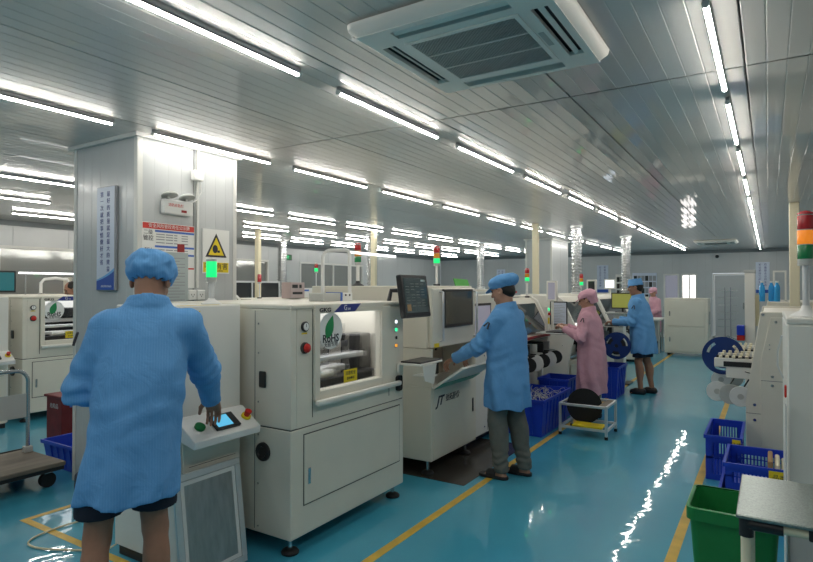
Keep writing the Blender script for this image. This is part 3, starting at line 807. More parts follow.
B().box(X+.022, X+.0235, Y0+.215, Y1-.135, 1.28, 1.57).obj('display_glass', 'smoked', dw)
for y in (Y0+.15, Y1-.05):
    B().tube([(X, y, 1.14), (X+.035, y, 1.145), (X+.035, y, 1.565), (X, y, 1.57)], .011).obj('door_handle', 'alu', dr, True)
B().box(X+.001, X+.0018, Y0+.05, Y0+.14, 1.09, 1.125).obj('sticker', 'yellow', dr)
b = B(); b.box(X-.001, X+.006, Y0+.035, Y1-.02, .15, .735, .003); lp = b.obj('lower_panel', 'machine', t)
B().box(X+.006, X+.012, Y1-.10, Y1-.075, .42, .55, .003).obj('latch', 'dark', lp)
B().text('JT', (X+.0068, Y0+.14, .625), .11, 'X+', shear=.35, sx=1.2, bold=.035).obj('lettering', 'ink', lp)
B().text('劲拓股份', (X+.0068, Y0+.38, .63), .066, 'X+', bold=.02).obj('lettering', 'ink', lp)
fx = B().hexa([(X, Y0+.01, .755), (X, Y1-.12, .755), (X+.02, Y1-.12, .745), (X+.02, Y0+.01, .745), (X+.28, Y0+.01, .945), (X+.28, Y1-.12, .945), (X+.30, Y1-.12, .935), (X+.30, Y0+.01, .935)]).obj('chute_flap', 'machine_white', t)
B().hexa([(X+.0215, Y0+.012, .744), (X+.0215, Y1-.122, .744), (X+.024, Y1-.122, .741), (X+.024, Y0+.012, .741), (X+.10, Y0+.012, .798), (X+.10, Y1-.122, .798), (X+.103, Y1-.122, .794), (X+.103, Y0+.012, .794)]).obj('green_band', 'green_strip', fx)
B().prism([(X, .76), (X+.27, .94), (X, .86)], 'Y', Y1-.13, Y1-.12).obj('chute_cheek', 'machine_grey', t)
B().box(X-.36, X-.20, Y0+.24, Y0+.50, .80, .93, .006).obj('feeder_block', 'dark', t)
for k in range(5): B().cyl((X-.36, Y0+.10+k*.15, 1.0), (X-.335, Y0+.10+k*.15, 1.0), .01, n=10).obj('knob', 'dark', t)
for fx_, fy in ((X-.08, Y0+.08), (X-.08, Y1-.08), (XB+.1, Y0+.08), (XB+.1, Y1-.08)): foot(t, fx_, fy, .13)
tower((-3.32, 4.42, 1.6205), .20, 'tower light with amber and green lenses on a black flared foot', None, ('red', 'orange', 'green'), r=.032, ch=.055, base='flare', pole='white', pole_r=.017)
tower((-2.80, 5.03, 1.6205), .20, 'tower light lit green standing on the dark-glass machine', 'green', r=.032, ch=.05, base='box', pole='white', pole_r=.012)
# lamp arch on the printer
pa = [(-3.10, 3.65, 1.5), (-3.10, 3.65, 1.84)]
for k in range(1, 7):
    a = PI - PI/2*k/6; pa.append((-3.04+.06*math.cos(a), 3.68+.03*math.cos(a), 1.84+.07*math.sin(a)))
pb = [(-2.93, 3.735, 1.91)]
for k in range(1, 6):
    a = PI/2 - PI/2*k/5; pb.append((-2.93+.03*math.cos(a), 3.735+.015*math.cos(a), 1.88+.03*math.sin(a)))
pb += [(-2.90, 3.75, 1.5)]
arch = B().tube(pa+pb, .015).obj('lamp_arch', 'white', pr1, True)
B().cyl((-2.90, 3.755, 1.893), (-2.60, 3.98, 1.857), .010, n=10).obj('light_tube', 'glow_strip', arch, True)
cb = B().box(-2.95, -2.80, 3.31, 3.51, 1.5, 1.562, .004).obj('control_box', 'machine_grey', pr1)
B().box(-2.95, -2.798, 3.51, 3.53, 1.5, 1.567).obj('stripe', 'ink_blue', cb)
B().box(-2.95, -2.80, 3.53, 3.66, 1.5, 1.562, .004).obj('cover', 'white', cb)
for y in (3.57, 3.62): B().cyl((-2.80, y, 1.545), (-2.796, y, 1.545), .008, n=10).obj('knob', 'dark', cb)
tag(B().box(-3.4, -2.1, 4.22, 5.65, .0003, .003).obj('floor_mat', 'mat_floor'), 'dark brown mat on the floor under the beige upright machine', 'mat')

# ------------------------------------------------------------------ conveyor inspection cabinet beside the chute machine
t = thing('inspection_cabinet', 'beige cabinet with pale inset window right behind the standing worker', 'machine', (-2.5, 5.6, 0))
B().box(-3.8, -2.50, 5.20, 5.98, .10, .97, .006).obj('lower_body', 'machine_white', t)
B().box(-3.8, -2.56, 5.20, 5.98, .97, 1.53, .008).obj('upper_body', 'machine', t)
wf = B().box(-2.56, -2.545, 5.28, 5.78, .99, 1.44, .003).obj('window_frame', 'dark', t)
B().box(-2.545, -2.5435, 5.305, 5.755, 1.015, 1.415).obj('window_pane', 'screen_lilac', wf)
for y in (5.58,): B().box(-2.5005, -2.4985, y-.003, y+.003, .12, .95).obj('panel_gap', 'seam', t)
for y in (5.50, 5.66):
    for z in (.17, .9): B().cyl((-2.501, y, z), (-2.496, y, z), .008, n=8).obj('screw', 'steel', t)
B().box(-3.7, -2.62, 5.25, 5.93, .0, .10).obj('plinth', 'dark', t)
tag(B().hexa([(-2.74, 5.36, 1.531), (-2.70, 5.62, 1.531), (-2.69, 5.62, 1.531), (-2.73, 5.36, 1.531), (-2.79, 5.36, 1.70), (-2.75, 5.60, 1.69), (-2.74, 5.60, 1.69), (-2.78, 5.36, 1.70)]).obj('document_pouch', 'pouch_green'), 'bright green document pouch standing on the beige cabinet', 'pouch')

# ------------------------------------------------------------------ surface mount placement machines
def reel(parent_or_none, c, r, wd, axis, m, hub='machine_grey', name='reel', label=None, group=None, slots=True):
    """tape reel: two flanges with cut-outs, core and wound tape"""
    c = Vector(c)
    if label: t = thing(name, label, 'reel', c, group)
    else:
        t = bpy.data.objects.new(name, None); COL.objects.link(t); t.parent = parent_or_none; ORG[t.name] = ORG[parent_or_none.name].copy()
    def flange(h, nm):
        b = B(); n = 36; ri, ra, rb = r*.14, r*.42, r*.80
        def ring(q): return [(q*math.cos(2*PI*k/n), q*math.sin(2*PI*k/n)) for k in range(n)]
        rr = [ring(q) for q in (ri, ra, rb, r)]; V = []
        for off in (-.0012, .0012):
            V.append([[b.bm.verts.new(c + Vector({'Y': (u, h+off, v), 'X': (h+off, u, v)}[axis])) for u, v in R_] for R_ in rr])
        for a in range(3):
            for k in range(n):
                if a == 1 and slots and (k % 12) < 5: continue
                k2 = (k+1) % n
                b.bm.faces.new((V[0][a][k], V[0][a][k2], V[0][a+1][k2], V[0][a+1][k])); b.bm.faces.new((V[1][a][k], V[1][a+1][k], V[1][a+1][k2], V[1][a][k2]))
        for k in range(n):
            k2 = (k+1) % n
            b.bm.faces.new((V[0][3][k], V[0][3][k2], V[1][3][k2], V[1][3][k])); b.bm.faces.new((V[0][0][k2], V[0][0][k], V[1][0][k], V[1][0][k2]))
        b.obj(nm, m, t)
    flange(-wd/2, 'flange'); flange(wd/2, 'flange')
    B().lathe([(r*.14, -wd/2+.001), (r*.66, -wd/2+.001), (r*.66, wd/2-.001), (r*.14, wd/2-.001)], c, axis, 28).obj('wound_tape', hub, t, True)
    return t
def placement_machine(loc, L, label, s=1, feeders=8, hood='smoked', zt=1.47, body='machine', reel_mats=('white_reel', 'dark', 'white_reel')):
    """front looks along s*X; slanting hood, red trim, feeder bay under it"""
    t = thing('placement_machine', label, 'machine', loc)
    X, Y0 = loc[0], loc[1]; Y1 = Y0+L
    def px(dx): return X + s*dx
    def P(poly): return [(px(a), b) for a, b in poly]
    prof = P([(-1.5, .12), (-.16, .12), (-.16, .55), (-.30, .58), (-.30, .93), (-.02, .95), (0, 1.0), (-.20, zt-.06), (-.27, zt), (-1.5, zt)])
    B().prism(prof, 'Y', Y0+.06, Y1-.06, 0).obj('body', body, t)
    side = P([(-1.52, .10), (-.12, .10), (-.10, .56), (-.02, .95), (.03, 1.0), (-.17, zt-.04), (-.26, zt+.02), (-1.52, zt+.02)])
    for y in (Y0, Y1-.06):
        c_ = B().prism(side, 'Y', y, y+.059, .006).obj('end_cheek', 'machine_white', t)
        for z, dx in ((.3, -.2), (.8, -.18), (1.2, -.22)): B().cyl((px(dx), y-.002, z), (px(dx), y+.004, z), .009, n=8).obj('screw', 'steel', c_)
    # hood window lying on the slope
    def sl(u): return (.001 - u*.20, 1.0 + u*(zt-.06-1.0))
    a, b_ = sl(.05), sl(.95); nx_, nz_ = .012, .006
    W = B().hexa([(px(a[0]), Y0+.12, a[1]), (px(a[0]), Y1-.12, a[1]), (px(a[0]+nx_), Y1-.12, a[1]+nz_), (px(a[0]+nx_), Y0+.12, a[1]+nz_),
                  (px(b_[0]), Y0+.12, b_[1]), (px(b_[0]), Y1-.12, b_[1]), (px(b_[0]+nx_), Y1-.12, b_[1]+nz_), (px(b_[0]+nx_), Y0+.12, b_[1]+nz_)])
    W.obj('hood_window', hood, t)
    B().box(*sorted((px(-.01), px(.022))), Y0+.08, Y1-.08, .965, .995, .003).obj('red_trim', 'red_dull', t)
    for k in range(feeders):
        y = Y0+.20 + (L-.40)*k/max(1, feeders-1); j = k % 3
        f = B().box(*sorted((px(-.31), px(.02+.03*j))), y-.016, y+.016, .80, .90, .004).box(*sorted((px(-.05), px(.10+.02*j))), y-.012, y+.012, .70, .80, .004).obj('feeder', 'dark' if j != 1 else 'machine_grey', t)
        B().lathe([(.012, -.014), (.085, -.014), (.085, -.012), (.05, -.012), (.05, .012), (.085, .012), (.085, .014), (.012, .014)], (px(.10+.03*j), y, .70), 'Y', 20).obj('feeder_reel', reel_mats[j], f, True)
    B().box(*sorted((px(-.26), px(-.15))), Y0+.10, Y1-.10, .585, .62).obj('feeder_rail', 'steel', t)
    B().box(*sorted((px(-.14), px(-.13))), Y0+.25, Y1-.25, .16, .50, .003).obj('service_door', body, t)
    for dx in (-.2, -1.4):
        for y in (Y0+.12, Y1-.12): foot(t, px(dx), y, .125)
    return t
pm1 = placement_machine((-2.50, 6.10, 0), 1.55, 'beige placement machine with dark slanting hood behind the big blue bin')
pm2 = placement_machine((-2.27, 8.0, 0), 1.95, 'beige placement machine with a document frame on its end, facing the pink-coated worker')
placement_machine((-2.40, 10.5, 0), 1.9, 'beige placement machine in front of the man in dark shorts')
# operator posts, screens and key trays of the line
def operator_panel(c, label, scr='screen_lilac', w_=.20, h=.27, rz=0., pole_z=None, tray=True, traylen=.25):
    x, y, z = c
    t = thing('operator_panel', label, 'monitor', (x, y, pole_z if pole_z is not None else z-.2), rotz=rz)
    ORG[t.name] = Vector((x, y, z)); t.location = (x, y, z)
    B().box(x-w_/2, x+w_/2, y-.02, y+.04, z-h/2, z+h/2, .006).obj('case', 'machine_white', t)
    B().box(x-w_/2+.025, x+w_/2-.025, y-.0215, y-.0195, z-h/2+.025, z+h/2-.025).obj('screen', scr, t)
    if pole_z is not None: B().cyl((x, y+.02, pole_z), (x, y+.02, z-h/2+.01), .018, n=10).obj('post', 'machine_white', t)
    return t
op1 = operator_panel((-2.44, 7.52, 1.56), 'narrow white operator panel on a post above the document frame', w_=.14, h=.27, pole_z=.99, scr='screen_lilac')
df = thing('document_frame', 'black framed work instruction sheet on the machine end', 'document', (-2.5, 7.99, 1.1))
B().box(-2.62, -2.375, 7.985, 7.998, 1.085, 1.41, .002).obj('frame', 'dark', df)
B().box(-2.605, -2.39, 7.9835, 7.9848, 1.10, 1.395).obj('sheet', 'banner_ice', df)
b = B()
for k in range(11): b.box(-2.59, -2.41-.03*(k % 3), 7.983, 7.9834, 1.13+k*.022, 1.134+k*.022)
b.obj('small_print', 'ink_grey', df, kind='stuff')
kt = thing('key_tray', 'grey key tray under the hands of the pink-coated worker', 'control tray', (-2.2, 7.2, 1.03))
B().box(-2.475, -2.06, 6.98, 7.36, 1.03, 1.045, .004).obj('shelf', 'machine_grey', kt)
B().box(-2.36, -2.09, 7.02, 7.32, 1.045, 1.06, .004).obj('keyboard', 'dark', kt)
bp_ = B().box(-2.50, -2.46, 7.40, 7.47, 1.0, 1.36, .004).obj('button_post', 'machine_white', pm1)
B().cyl((-2.46, 7.435, 1.32), (-2.445, 7.435, 1.32), .016).obj('button', 'led_green', bp_); B().cyl((-2.46, 7.435, 1.26), (-2.435, 7.435, 1.26), .018).obj('button', 'red', bp_)
B().box(-2.46, -2.452, 7.41, 7.46, 1.13, 1.21).obj('tag_label', 'yellow', bp_)
as_part(op1, pm1, 'operator_panel'); as_part(df, pm2, 'instruction_sheet')
def desk_monitor(c, label, scr, w_, h, rz=0.):
    x, y, z = c
    t = thing('monitor', label, 'monitor', (x, y, z)); 
    B().box(x-.10, x+.10, y-.07, y+.07, z, z+.012, .004).obj('stand_base', 'dark', t)
    B().cyl((x, y+.02, z+.01), (x, y+.02, z+.12), .016).obj('stand_neck', 'dark', t)
    B().box(x-w_/2, x+w_/2, y-.02, y+.02, z+.06, z+.06+h, .005).obj('bezel', 'dark', t)
    B().box(x-w_/2+.018, x+w_/2-.018, y-.0215, y-.0195, z+.08, z+.06+h-.018).obj('screen', scr, t)
    t.rotation_euler = (0, 0, rz); return t
kt2 = thing('key_tray', 'grey key tray under the hands of the man in shorts', 'control tray', (-2.1, 9.5, 1.0))
B().box(-2.28, -1.92, 9.16, 9.86, 1.0, 1.015, .004).obj('shelf', 'machine_grey', kt2)
B().box(-2.16, -1.94, 9.20, 9.60, 1.015, 1.03, .004).obj('keyboard', 'dark', kt2)
shf = thing('monitor_stand', 'grey pedestal carrying the yellow-green monitor', 'stand', (-2.12, 10.2, 0))
B().box(-2.36, -1.90, 10.0, 10.42, 1.17, 1.19, .004).obj('shelf', 'machine_grey', shf)
B().box(-2.22, -2.06, 10.1, 10.3, .02, 1.17, .004).obj('column', 'machine_white', shf); B().box(-2.32, -1.96, 10.02, 10.38, 0, .02, .004).obj('foot_plate', 'dark', shf)
dm = desk_monitor((-2.10, 10.2, 1.19), 'dark framed monitor with yellow-green screen in front of the man in shorts', 'screen_yellow', .36, .27, -.12)
operator_panel((-2.35, 9.2, 1.60), 'narrow white operator panel with dark screen beside the yellow-green monitor', w_=.15, h=.26, pole_z=1.475, scr='smoked')
operator_panel((-2.75, 12.2, 1.68), 'small white lit operator panel on the far machine', w_=.22, h=.2, pole_z=1.475, scr='screen_white')
tower((-2.79, 7.54, 1.4705), .20, 'tower light lit green on the dark-hooded placement machine', 'green', r=.03, ch=.05, pole='white', pole_r=.012)
tower((-2.62, 9.6, 1.472), .15, 'tower light lit green on the machine behind the pink cap', 'green', r=.03, ch=.055, base='flare', pole='alu')
bk = thing('hood_latch', 'black bracket with red tag on top of the dark-hooded placement machine', 'bracket', (-2.86, 7.3, 1.472))
B().box(-2.97, -2.90, 7.22, 7.30, 1.472, 1.58, .006).obj('bracket', 'dark', bk)
B().box(-2.95, -2.92, 7.30, 7.50, 1.53, 1.56).obj('tag_strip', 'red_ink', bk)
B().box(-2.98, -2.89, 7.18, 7.52, 1.4715, 1.48).obj('foot', 'dark', bk)
# bins
def tote(x0, x1, y0, y1, z0, z1, label, m='blue_plastic', taper=.03, ribs=True, slots=False, group=None, tagtext=None, name='storage_bin', cat='bin'):
    t = thing(name, label, cat, ((x0+x1)/2, (y0+y1)/2, z0), group)
    b = B(); th = .006
    lo = [(x0+taper, y0+taper), (x1-taper, y0+taper), (x1-taper, y1-taper), (x0+taper, y1-taper)]
    hi = [(x0, y0), (x1, y0), (x1, y1), (x0, y1)]
    if not slots:
        o_lo = [b.bm.verts.new((*p, z0+.001)) for p in lo]; o_hi = [b.bm.verts.new((*p, z1)) for p in hi]
        sg = [(1, 1), (-1, 1), (-1, -1), (1, -1)]
        i_hi = [b.bm.verts.new((p[0]+q[0]*th, p[1]+q[1]*th, z1)) for p, q in zip(hi, sg)]
        i_lo = [b.bm.verts.new((p[0]+q[0]*th, p[1]+q[1]*th, z0+.012)) for p, q in zip(lo, sg)]
        b.bm.faces.new(o_lo); b.bm.faces.new(i_lo)
        for k in range(4):
            k2 = (k+1) % 4
            for A, C in ((o_lo, o_hi), (o_hi, i_hi), (i_hi, i_lo)): b.bm.faces.new((A[k], A[k2], C[k2], C[k]))
        b.obj('shell', m, t)
    else:
        b.box(x0, x1, y0, y1, z0+.001, z0+.012)
        b.obj('base', m, t)
        for side in range(4):                           # slotted walls: rails and slats
            b = B(); hh = z1-z0
            def bb(u0, u1, q0, q1):
                if side == 0: b.box(u0, u1, y0, y0+th, q0, q1)
                elif side == 2: b.box(u0, u1, y1-th, y1, q0, q1)
                elif side == 1: b.box(x1-th, x1, u0, u1, q0, q1)
                else: b.box(x0, x0+th, u0, u1, q0, q1)
            a0, a1 = (x0, x1) if side in (0, 2) else (y0+th, y1-th)
            bb(a0, a1, z0+.012, z0+.05); bb(a0, a1, z1-.06, z1); bb(a0, a1, z0+hh*.48, z0+hh*.52)
            bb(a0, a0+.05, z0+.05, z1-.06); bb(a1-.05, a1, z0+.05, z1-.06)
            n = int((a1-a0-.1)/.022)
            for k in range(n+1):
                u = a0+.05 + (a1-a0-.1)*k/max(1, n); bb(u-.005, u+.005, z0+.05, z1-.06)
            b.obj('slotted_wall', m, t)
    r = B(); q = .014
    for (u0, u1, v0, v1) in ((x0-q, x1+q, y0-q, y0+.001), (x0-q, x1+q, y1-.001, y1+q), (x0-q, x0+.001, y0+.001, y1-.001), (x1-.001, x1+q, y0+.001, y1-.001)): r.box(u0, u1, v0, v1, z1-.028, z1+.002)
    r.obj('rim', m, t)
    if ribs and not slots:
        n = max(3, int((x1-x0)/.11)); ny = max(3, int((y1-y0)/.11))
        for k in range(1, n):
            u = x0+taper + (x1-x0-2*taper)*k/n
            b = B().hexa([(u-.006, y0+taper-.008, z0+.02), (u+.006, y0+taper-.008, z0+.02), (u+.006, y0+taper+.001, z0+.02), (u-.006, y0+taper+.001, z0+.02), (u-.006, y0-.008, z1-.028), (u+.006, y0-.008, z1-.028), (u+.006, y0+.001, z1-.028), (u-.006, y0+.001, z1-.028)]).obj('rib', m, t)
        for k in range(1, ny):
            v = y0+taper + (y1-y0-2*taper)*k/ny
            for sx, xa, xb in ((1, x1-taper, x1), (-1, x0+taper, x0)):
                B().hexa([(xa-.001*sx, v-.006, z0+.02), (xa+.008*sx, v-.006, z0+.02), (xa+.008*sx, v+.006, z0+.02), (xa-.001*sx, v+.006, z0+.02), (xb-.001*sx, v-.006, z1-.028), (xb+.008*sx, v-.006, z1-.028), (xb+.008*sx, v+.006, z1-.028), (xb-.001*sx, v+.006, z1-.028)]).obj('rib', m, t)
    if tagtext:
        tx, w_, hh_ = tagtext
        p = B().box(tx-w_/2, tx+w_/2, y0-.0165, y0-.0142, z1-.03-hh_, z1-.012).obj('paper_tag', 'yellow', t)
        B().text('品类', (tx, y0-.0172, z1-.022-hh_/2), hh_*.62, 'Y-').obj('lettering', 'ink', p)
    return t
tote(-2.52, -2.04, 5.99, 6.95, 0, .40, 'big blue ribbed bin full of tape scraps beside the metal stool')
random.seed(3); b = B()
for k in range(60):
    x, y = random.uniform(-2.46, -2.10), random.uniform(6.08, 6.88); a = random.uniform(0, 6.28); z = random.uniform(.33, .385); pts = []
    for j in range(7):
        pts.append((min(-2.08, max(-2.48, x)), min(6.90, max(6.05, y)), z+.03*math.sin(j*1.1+k))); x += .035*math.cos(a); y += .035*math.sin(a); a += random.uniform(-.8, .8)
    b.tube(pts, .003, 4)
sc = b.obj('tape_scraps', 'machine_grey'); sc['kind'] = 'stuff'; tag(sc, 'tangle of pale cover tape scraps in the big blue bin', 'tape scraps')
tag(B().box(-2.47, -2.09, 6.06, 6.89, .04, .335, .02).obj('scrap_heap', 'navy_plastic'), 'compacted dark waste filling the big blue bin', 'waste') if False else None
tote(-2.47, -2.10, 7.08, 7.52, 0, .47, 'smaller blue ribbed bin between the big blue bin and the pink coat')
tote(-2.10, -1.84, 8.62, 9.24, 0, .46, 'blue ribbed bin on the floor under the navy reel')
nr = reel(None, (-1.93, 8.98, .74), .20, .05, 'Y', 'navy_plastic', 'dark', label='large navy blue reel held out from the feeder bay beside dark shorts')
B().tube([(-2.24, 9.01, .80), (-2.1, 9.03, .76), (-1.93, 9.02, .74)], .014).obj('holder_arm', 'machine_grey', nr, True)
# metal stool with black reel
st = thing('metal_stool', 'low aluminium profile stool frame beside the big blue bin', 'stool', (-1.7, 6.5, 0))
x0, x1, y0, y1, zt_ = -1.95, -1.46, 6.28, 6.72, .35
for x in (x0, x1):
    for y in (y0, y1):
        lg = B().box(x-.013, x+.013, y-.013, y+.013, .03, zt_, .002).obj('leg', 'alu', st)
        B().cyl((x, y, 0), (x, y, .032), .018, n=12).obj('foot_cap', 'black_rubber', lg, True)
for z in (.09, zt_-.015):
    for y in (y0, y1): B().box(x0+.013, x1-.013, y-.012, y+.012, z-.013, z+.013, .002).obj('rail', 'alu', st)
    for x in (x0, x1): B().box(x-.012, x+.012, y0+.013, y1-.013, z-.013, z+.013, .002).obj('rail', 'alu', st)
B().box(x1-.088, x1-.014, y0+.014, y1-.014, zt_-.02, zt_-.004, .003).obj('seat_board', 'wood', st)
reel(None, (-1.745, 6.50, .293), .19, .045, 'Y', 'black_rubber', 'dark', label='large black reel standing upright inside the metal stool', slots=False)
tag(B().lathe([(.085, 0), (.09, .012), (.085, .022), (.03, .022)], (-1.60, 6.42, .1035), n=20).obj('tape_roll', 'yellow', None, True), 'yellow tape roll lying on the lower rails of the stool', 'tape roll') if False else None
tag(B().box(-1.82, -1.50, 6.265+.004, 6.45, .1035, .128, .006).obj('yellow_box', 'yellow'), 'flat yellow box lying on the lower rails of the stool', 'box')

# ------------------------------------------------------------------ far end: cabinet, bench, rack, boards
fc = thing('storage_cabinet', 'beige two-door storage cabinet standing alone at the end of the aisle', 'cabinet', (-1.66, 15.3, 0))
B().box(-2.13, -1.19, 15.0, 15.6, .06, 1.36, .008).obj('carcass', 'machine', fc)
for z0, z1 in ((.10, .68), (.70, 1.30)):
    d_ = B().box(-2.06, -1.27, 14.985, 15.0, z0, z1, .003).obj('door', 'machine', fc)
    B().box(-2.02, -1.995, 14.976, 14.985, (z0+z1)/2-.06, (z0+z1)/2+.05, .003).obj('handle', 'steel', d_)
B().box(-1.188, -1.172, 15.15, 15.35, .75, 1.05, .003).obj('side_vent', 'machine_grey', fc)
for x in (-2.05, -1.27):
    for y in (15.08, 15.52): B().cyl((x, y, 0), (x, y, .062), .03, n=12).obj('caster', 'dark', fc)
bh = thing('work_bench', 'bench with white top between the far cabinet and the pink-coated woman', 'bench', (-2.75, 15.6, 0))
B().box(-3.3, -2.25, 15.3, 15.95, .80, .85, .005).obj('top', 'white', bh)
for x in (-3.25, -2.3):
    for y in (15.35, 15.9): B().box(x-.02, x+.02, y-.02, y+.02, 0, .80).obj('leg', 'machine_grey', bh)
B().box(-3.2, -2.4, 15.5, 15.9, .25, .79, .005).obj('drawer_unit', 'machine_grey', bh)
rk = thing('drying_rack', 'thin steel stand with rows of arms by the back wall door', 'rack', (-1.05, 19.9, 0))
for x in (-1.13, -.98): B().cyl((x, 19.9, .12), (x, 19.9, 1.62), .018, n=8).obj('upright', 'ink_grey', rk)
for a in range(4): B().tube([(-1.055, 19.9, .16), (-1.055+.30*math.cos(a*PI/2+.5), 19.9+.30*math.sin(a*PI/2+.5), .015)], .012, 6).obj('leg', 'steel', rk)
for k in range(6): B().box(-1.32, -.80, 19.885, 19.915, .42+k*.22, .435+k*.22).obj('arm', 'steel', rk)
bd = thing('notice_board', 'wide notice board with rows of small photographs on the back wall', 'notice board', (-3.5, YB-.03, 1.2))
B().box(-3.88, -3.12, YB-.03, YB-.002, 1.15, 2.10, .004).obj('board', 'banner_ice', bd)
for i in range(6):
    for j in range(4): B().box(-3.83+i*.118, -3.73+i*.118, YB-.032, YB-.0302, 1.22+j*.205, 1.39+j*.205).obj('photo_card', 'ink_grey' if (i+j) % 3 else 'smoked', bd)
bd2 = thing('notice_board', 'small notice board with dark cards beside the wide one', 'notice board', (-4.2, YB-.03, 1.2))
B().box(-4.42, -4.02, YB-.03, YB-.002, 1.3, 2.06, .004).obj('board', 'machine_white', bd2)
for i in range(3):
    for j in range(3): B().box(-4.38+i*.118, -4.28+i*.118, YB-.032, YB-.0302, 1.36+j*.22, 1.53+j*.22).obj('photo_card', 'smoked', bd2)
def small_banner(x, w_, z0, z1, label):
    t = thing('slogan_banner', label, 'banner', (x, YB-.02, z0))
    B().box(x-w_/2, x+w_/2, YB-.02, YB-.002, z0, z1, .003).obj('board', 'banner_ice', t)
    B().box(x-w_/2+.005, x+w_/2-.005, YB-.0215, YB-.0202, z0, z0+.10).obj('blue_foot', 'banner_blue', t)
    for dx, s in ((w_*.2, '质量是企业的生命'), (-w_*.2, '安全是员工的保障')):
        b = B()
        for k, ch in enumerate(s): b.text(ch, (x+dx, YB-.0222, z1-.08-k*(z1-z0-.22)/8), (z1-z0-.22)/8*.85, 'Y-')
        b.obj('lettering', 'navy_ink', t)
small_banner(-4.85, .38, 1.45, 2.38, 'tall slogan banner on the back wall behind the tower light')
small_banner(-.16, .36, 1.45, 2.38, 'tall slogan banner on the back wall over the right-hand machines')
small_banner(-8.6, .34, 1.5, 2.3, 'tall slogan banner on the back wall seen through the lamp arch')
def security_camera(loc, label):
    t = thing('security_camera', label, 'camera', loc); x, y, z = loc
    B().box(x-.03, x+.03, y-.06, y+.0, z, z+.05).obj('mount', 'white', t)
    B().sph((x, y-.06, z-.02), .055, 8).obj('dome', 'dark', t, True)
security_camera((-1.36, YB-.072, 2.60), 'black dome camera on the back wall above the door')
security_camera((-5.7, YB-.001, 2.40), 'black dome camera on the back wall beyond the far pillar')
ex = thing('exit_sign', 'green exit sign on the windowed wall', 'sign', (XL+.01, 11.6, 2.33))
B().box(XL+.001, XL+.03, 11.4, 11.85, 2.36, 2.52, .003).obj('box', 'dark', ex)
B().box(XL+.03, XL+.032, 11.42, 11.83, 2.375, 2.505).obj('face', 'green_button', ex)
B().text('EXIT', (XL+.0328, 11.625, 2.44), .1, 'X+').obj('lettering', 'led_green', ex)
# ------------------------------------------------------------------ ducts and poles
def duct(x, y, z0, label, r=.10):
    t = thing('exhaust_duct', label, 'duct', (x, y, z0)); prof = []; n = int((ZC-.03-z0)/.06); 
    for k in range(n):
        z = k*(ZC-.03-z0)/n; p = (ZC-.03-z0)/n
        prof += [(r*.80, z+p*.05), (r, z+p*.35), (r, z+p*.65), (r*.80, z+p*.95)]
    B().lathe(prof, (x, y, z0), n=18).obj('corrugated_tube', 'duct', t)
    B().cyl((x, y, ZC-.04), (x, y, ZC-.0005), r*1.15, n=20).obj('ceiling_collar', 'alu', t, True)
    B().cyl((x, y, z0-.0), (x, y, z0+.05), r*1.08, n=20).obj('machine_collar', 'alu', t, True)
    return t
duct(-3.1, 11.04, 1.473, 'silver corrugated duct rising from the machine behind the pink cap')
xb = thing('extraction_cabinet', 'beige extraction cabinet under the duct behind the man in shorts', 'cabinet', (-2.8, 13.8, 0))
B().box(-3.3, -2.35, 13.2, 14.3, .05, 1.40, .01).obj('carcass', 'machine', xb); B().box(-3.25, -2.4, 13.25, 14.25, 0, .05).obj('plinth', 'dark', xb); B().box(-2.35, -2.34, 13.3, 14.2, .15, 1.3, .004).obj('door', 'machine', xb)
duct(-2.75, 13.76, 1.40, 'silver corrugated duct rising behind the blue cap of the man in shorts', .11)
def pole(x, y, label, w_=.055, z0=0.001):
    t = thing('service_pole', label, 'pole', (x, y, z0))
    B().box(x-w_, x+w_, y-.04, y+.04, z0, ZC-.0005, .008).obj('shaft', 'pipe_cream', t)
    B().box(x-w_-.004, x+w_+.004, y-.044, y+.044, z0, z0+.10, .004).obj('base_sleeve', 'pipe_cream', t)
pole(-3.62, 10.23, 'cream service pole rising behind the dark-hooded placement machine')
pole(.30, 9.6, 'cream service pole rising between the right-hand machines', .06)
pole(-6.7, 9.45, 'cream service pole behind the tower light with the black foot')
pole(-8.75, 8.3, 'cream service pole beside the windows in the far line')

# ------------------------------------------------------------------ right-hand line
r0 = thing('conveyor_cabinet', 'plain white cabinet with a tower light behind the steel-topped table', 'cabinet', (.40, 3.3, 0))
B().box(.06, .80, 2.87, 3.75, .02, 1.45, .008).obj('carcass', 'machine_white', r0)
B().box(.06, .80, 2.87, 3.75, 1.4505, 1.475, .004).obj('top', 'machine_white', r0)
B().box(.10, .76, 2.92, 3.7, 0, .02).obj('plinth', 'dark', r0)
B().box(.052, .06, 2.90, 2.94, 1.14, 1.19, .003).obj('red_switch', 'red', r0)
B().box(.054, .057, 2.80, 2.868, .15, 1.12).obj('clear_guard', 'clear_plastic', r0)
B().tube([(.045, 2.9, 1.40), (.03, 2.95, 1.33), (.03, 3.02, 1.26), (.05, 3.08, 1.2)], .004, 6).obj('lead', 'white', r0, True)
tower((.135, 3.03, 1.475), .225, 'large three-colour tower light on the plain white cabinet', 'orange', r=.031, ch=.062, base='stem', pole='alu', pole_r=.013)

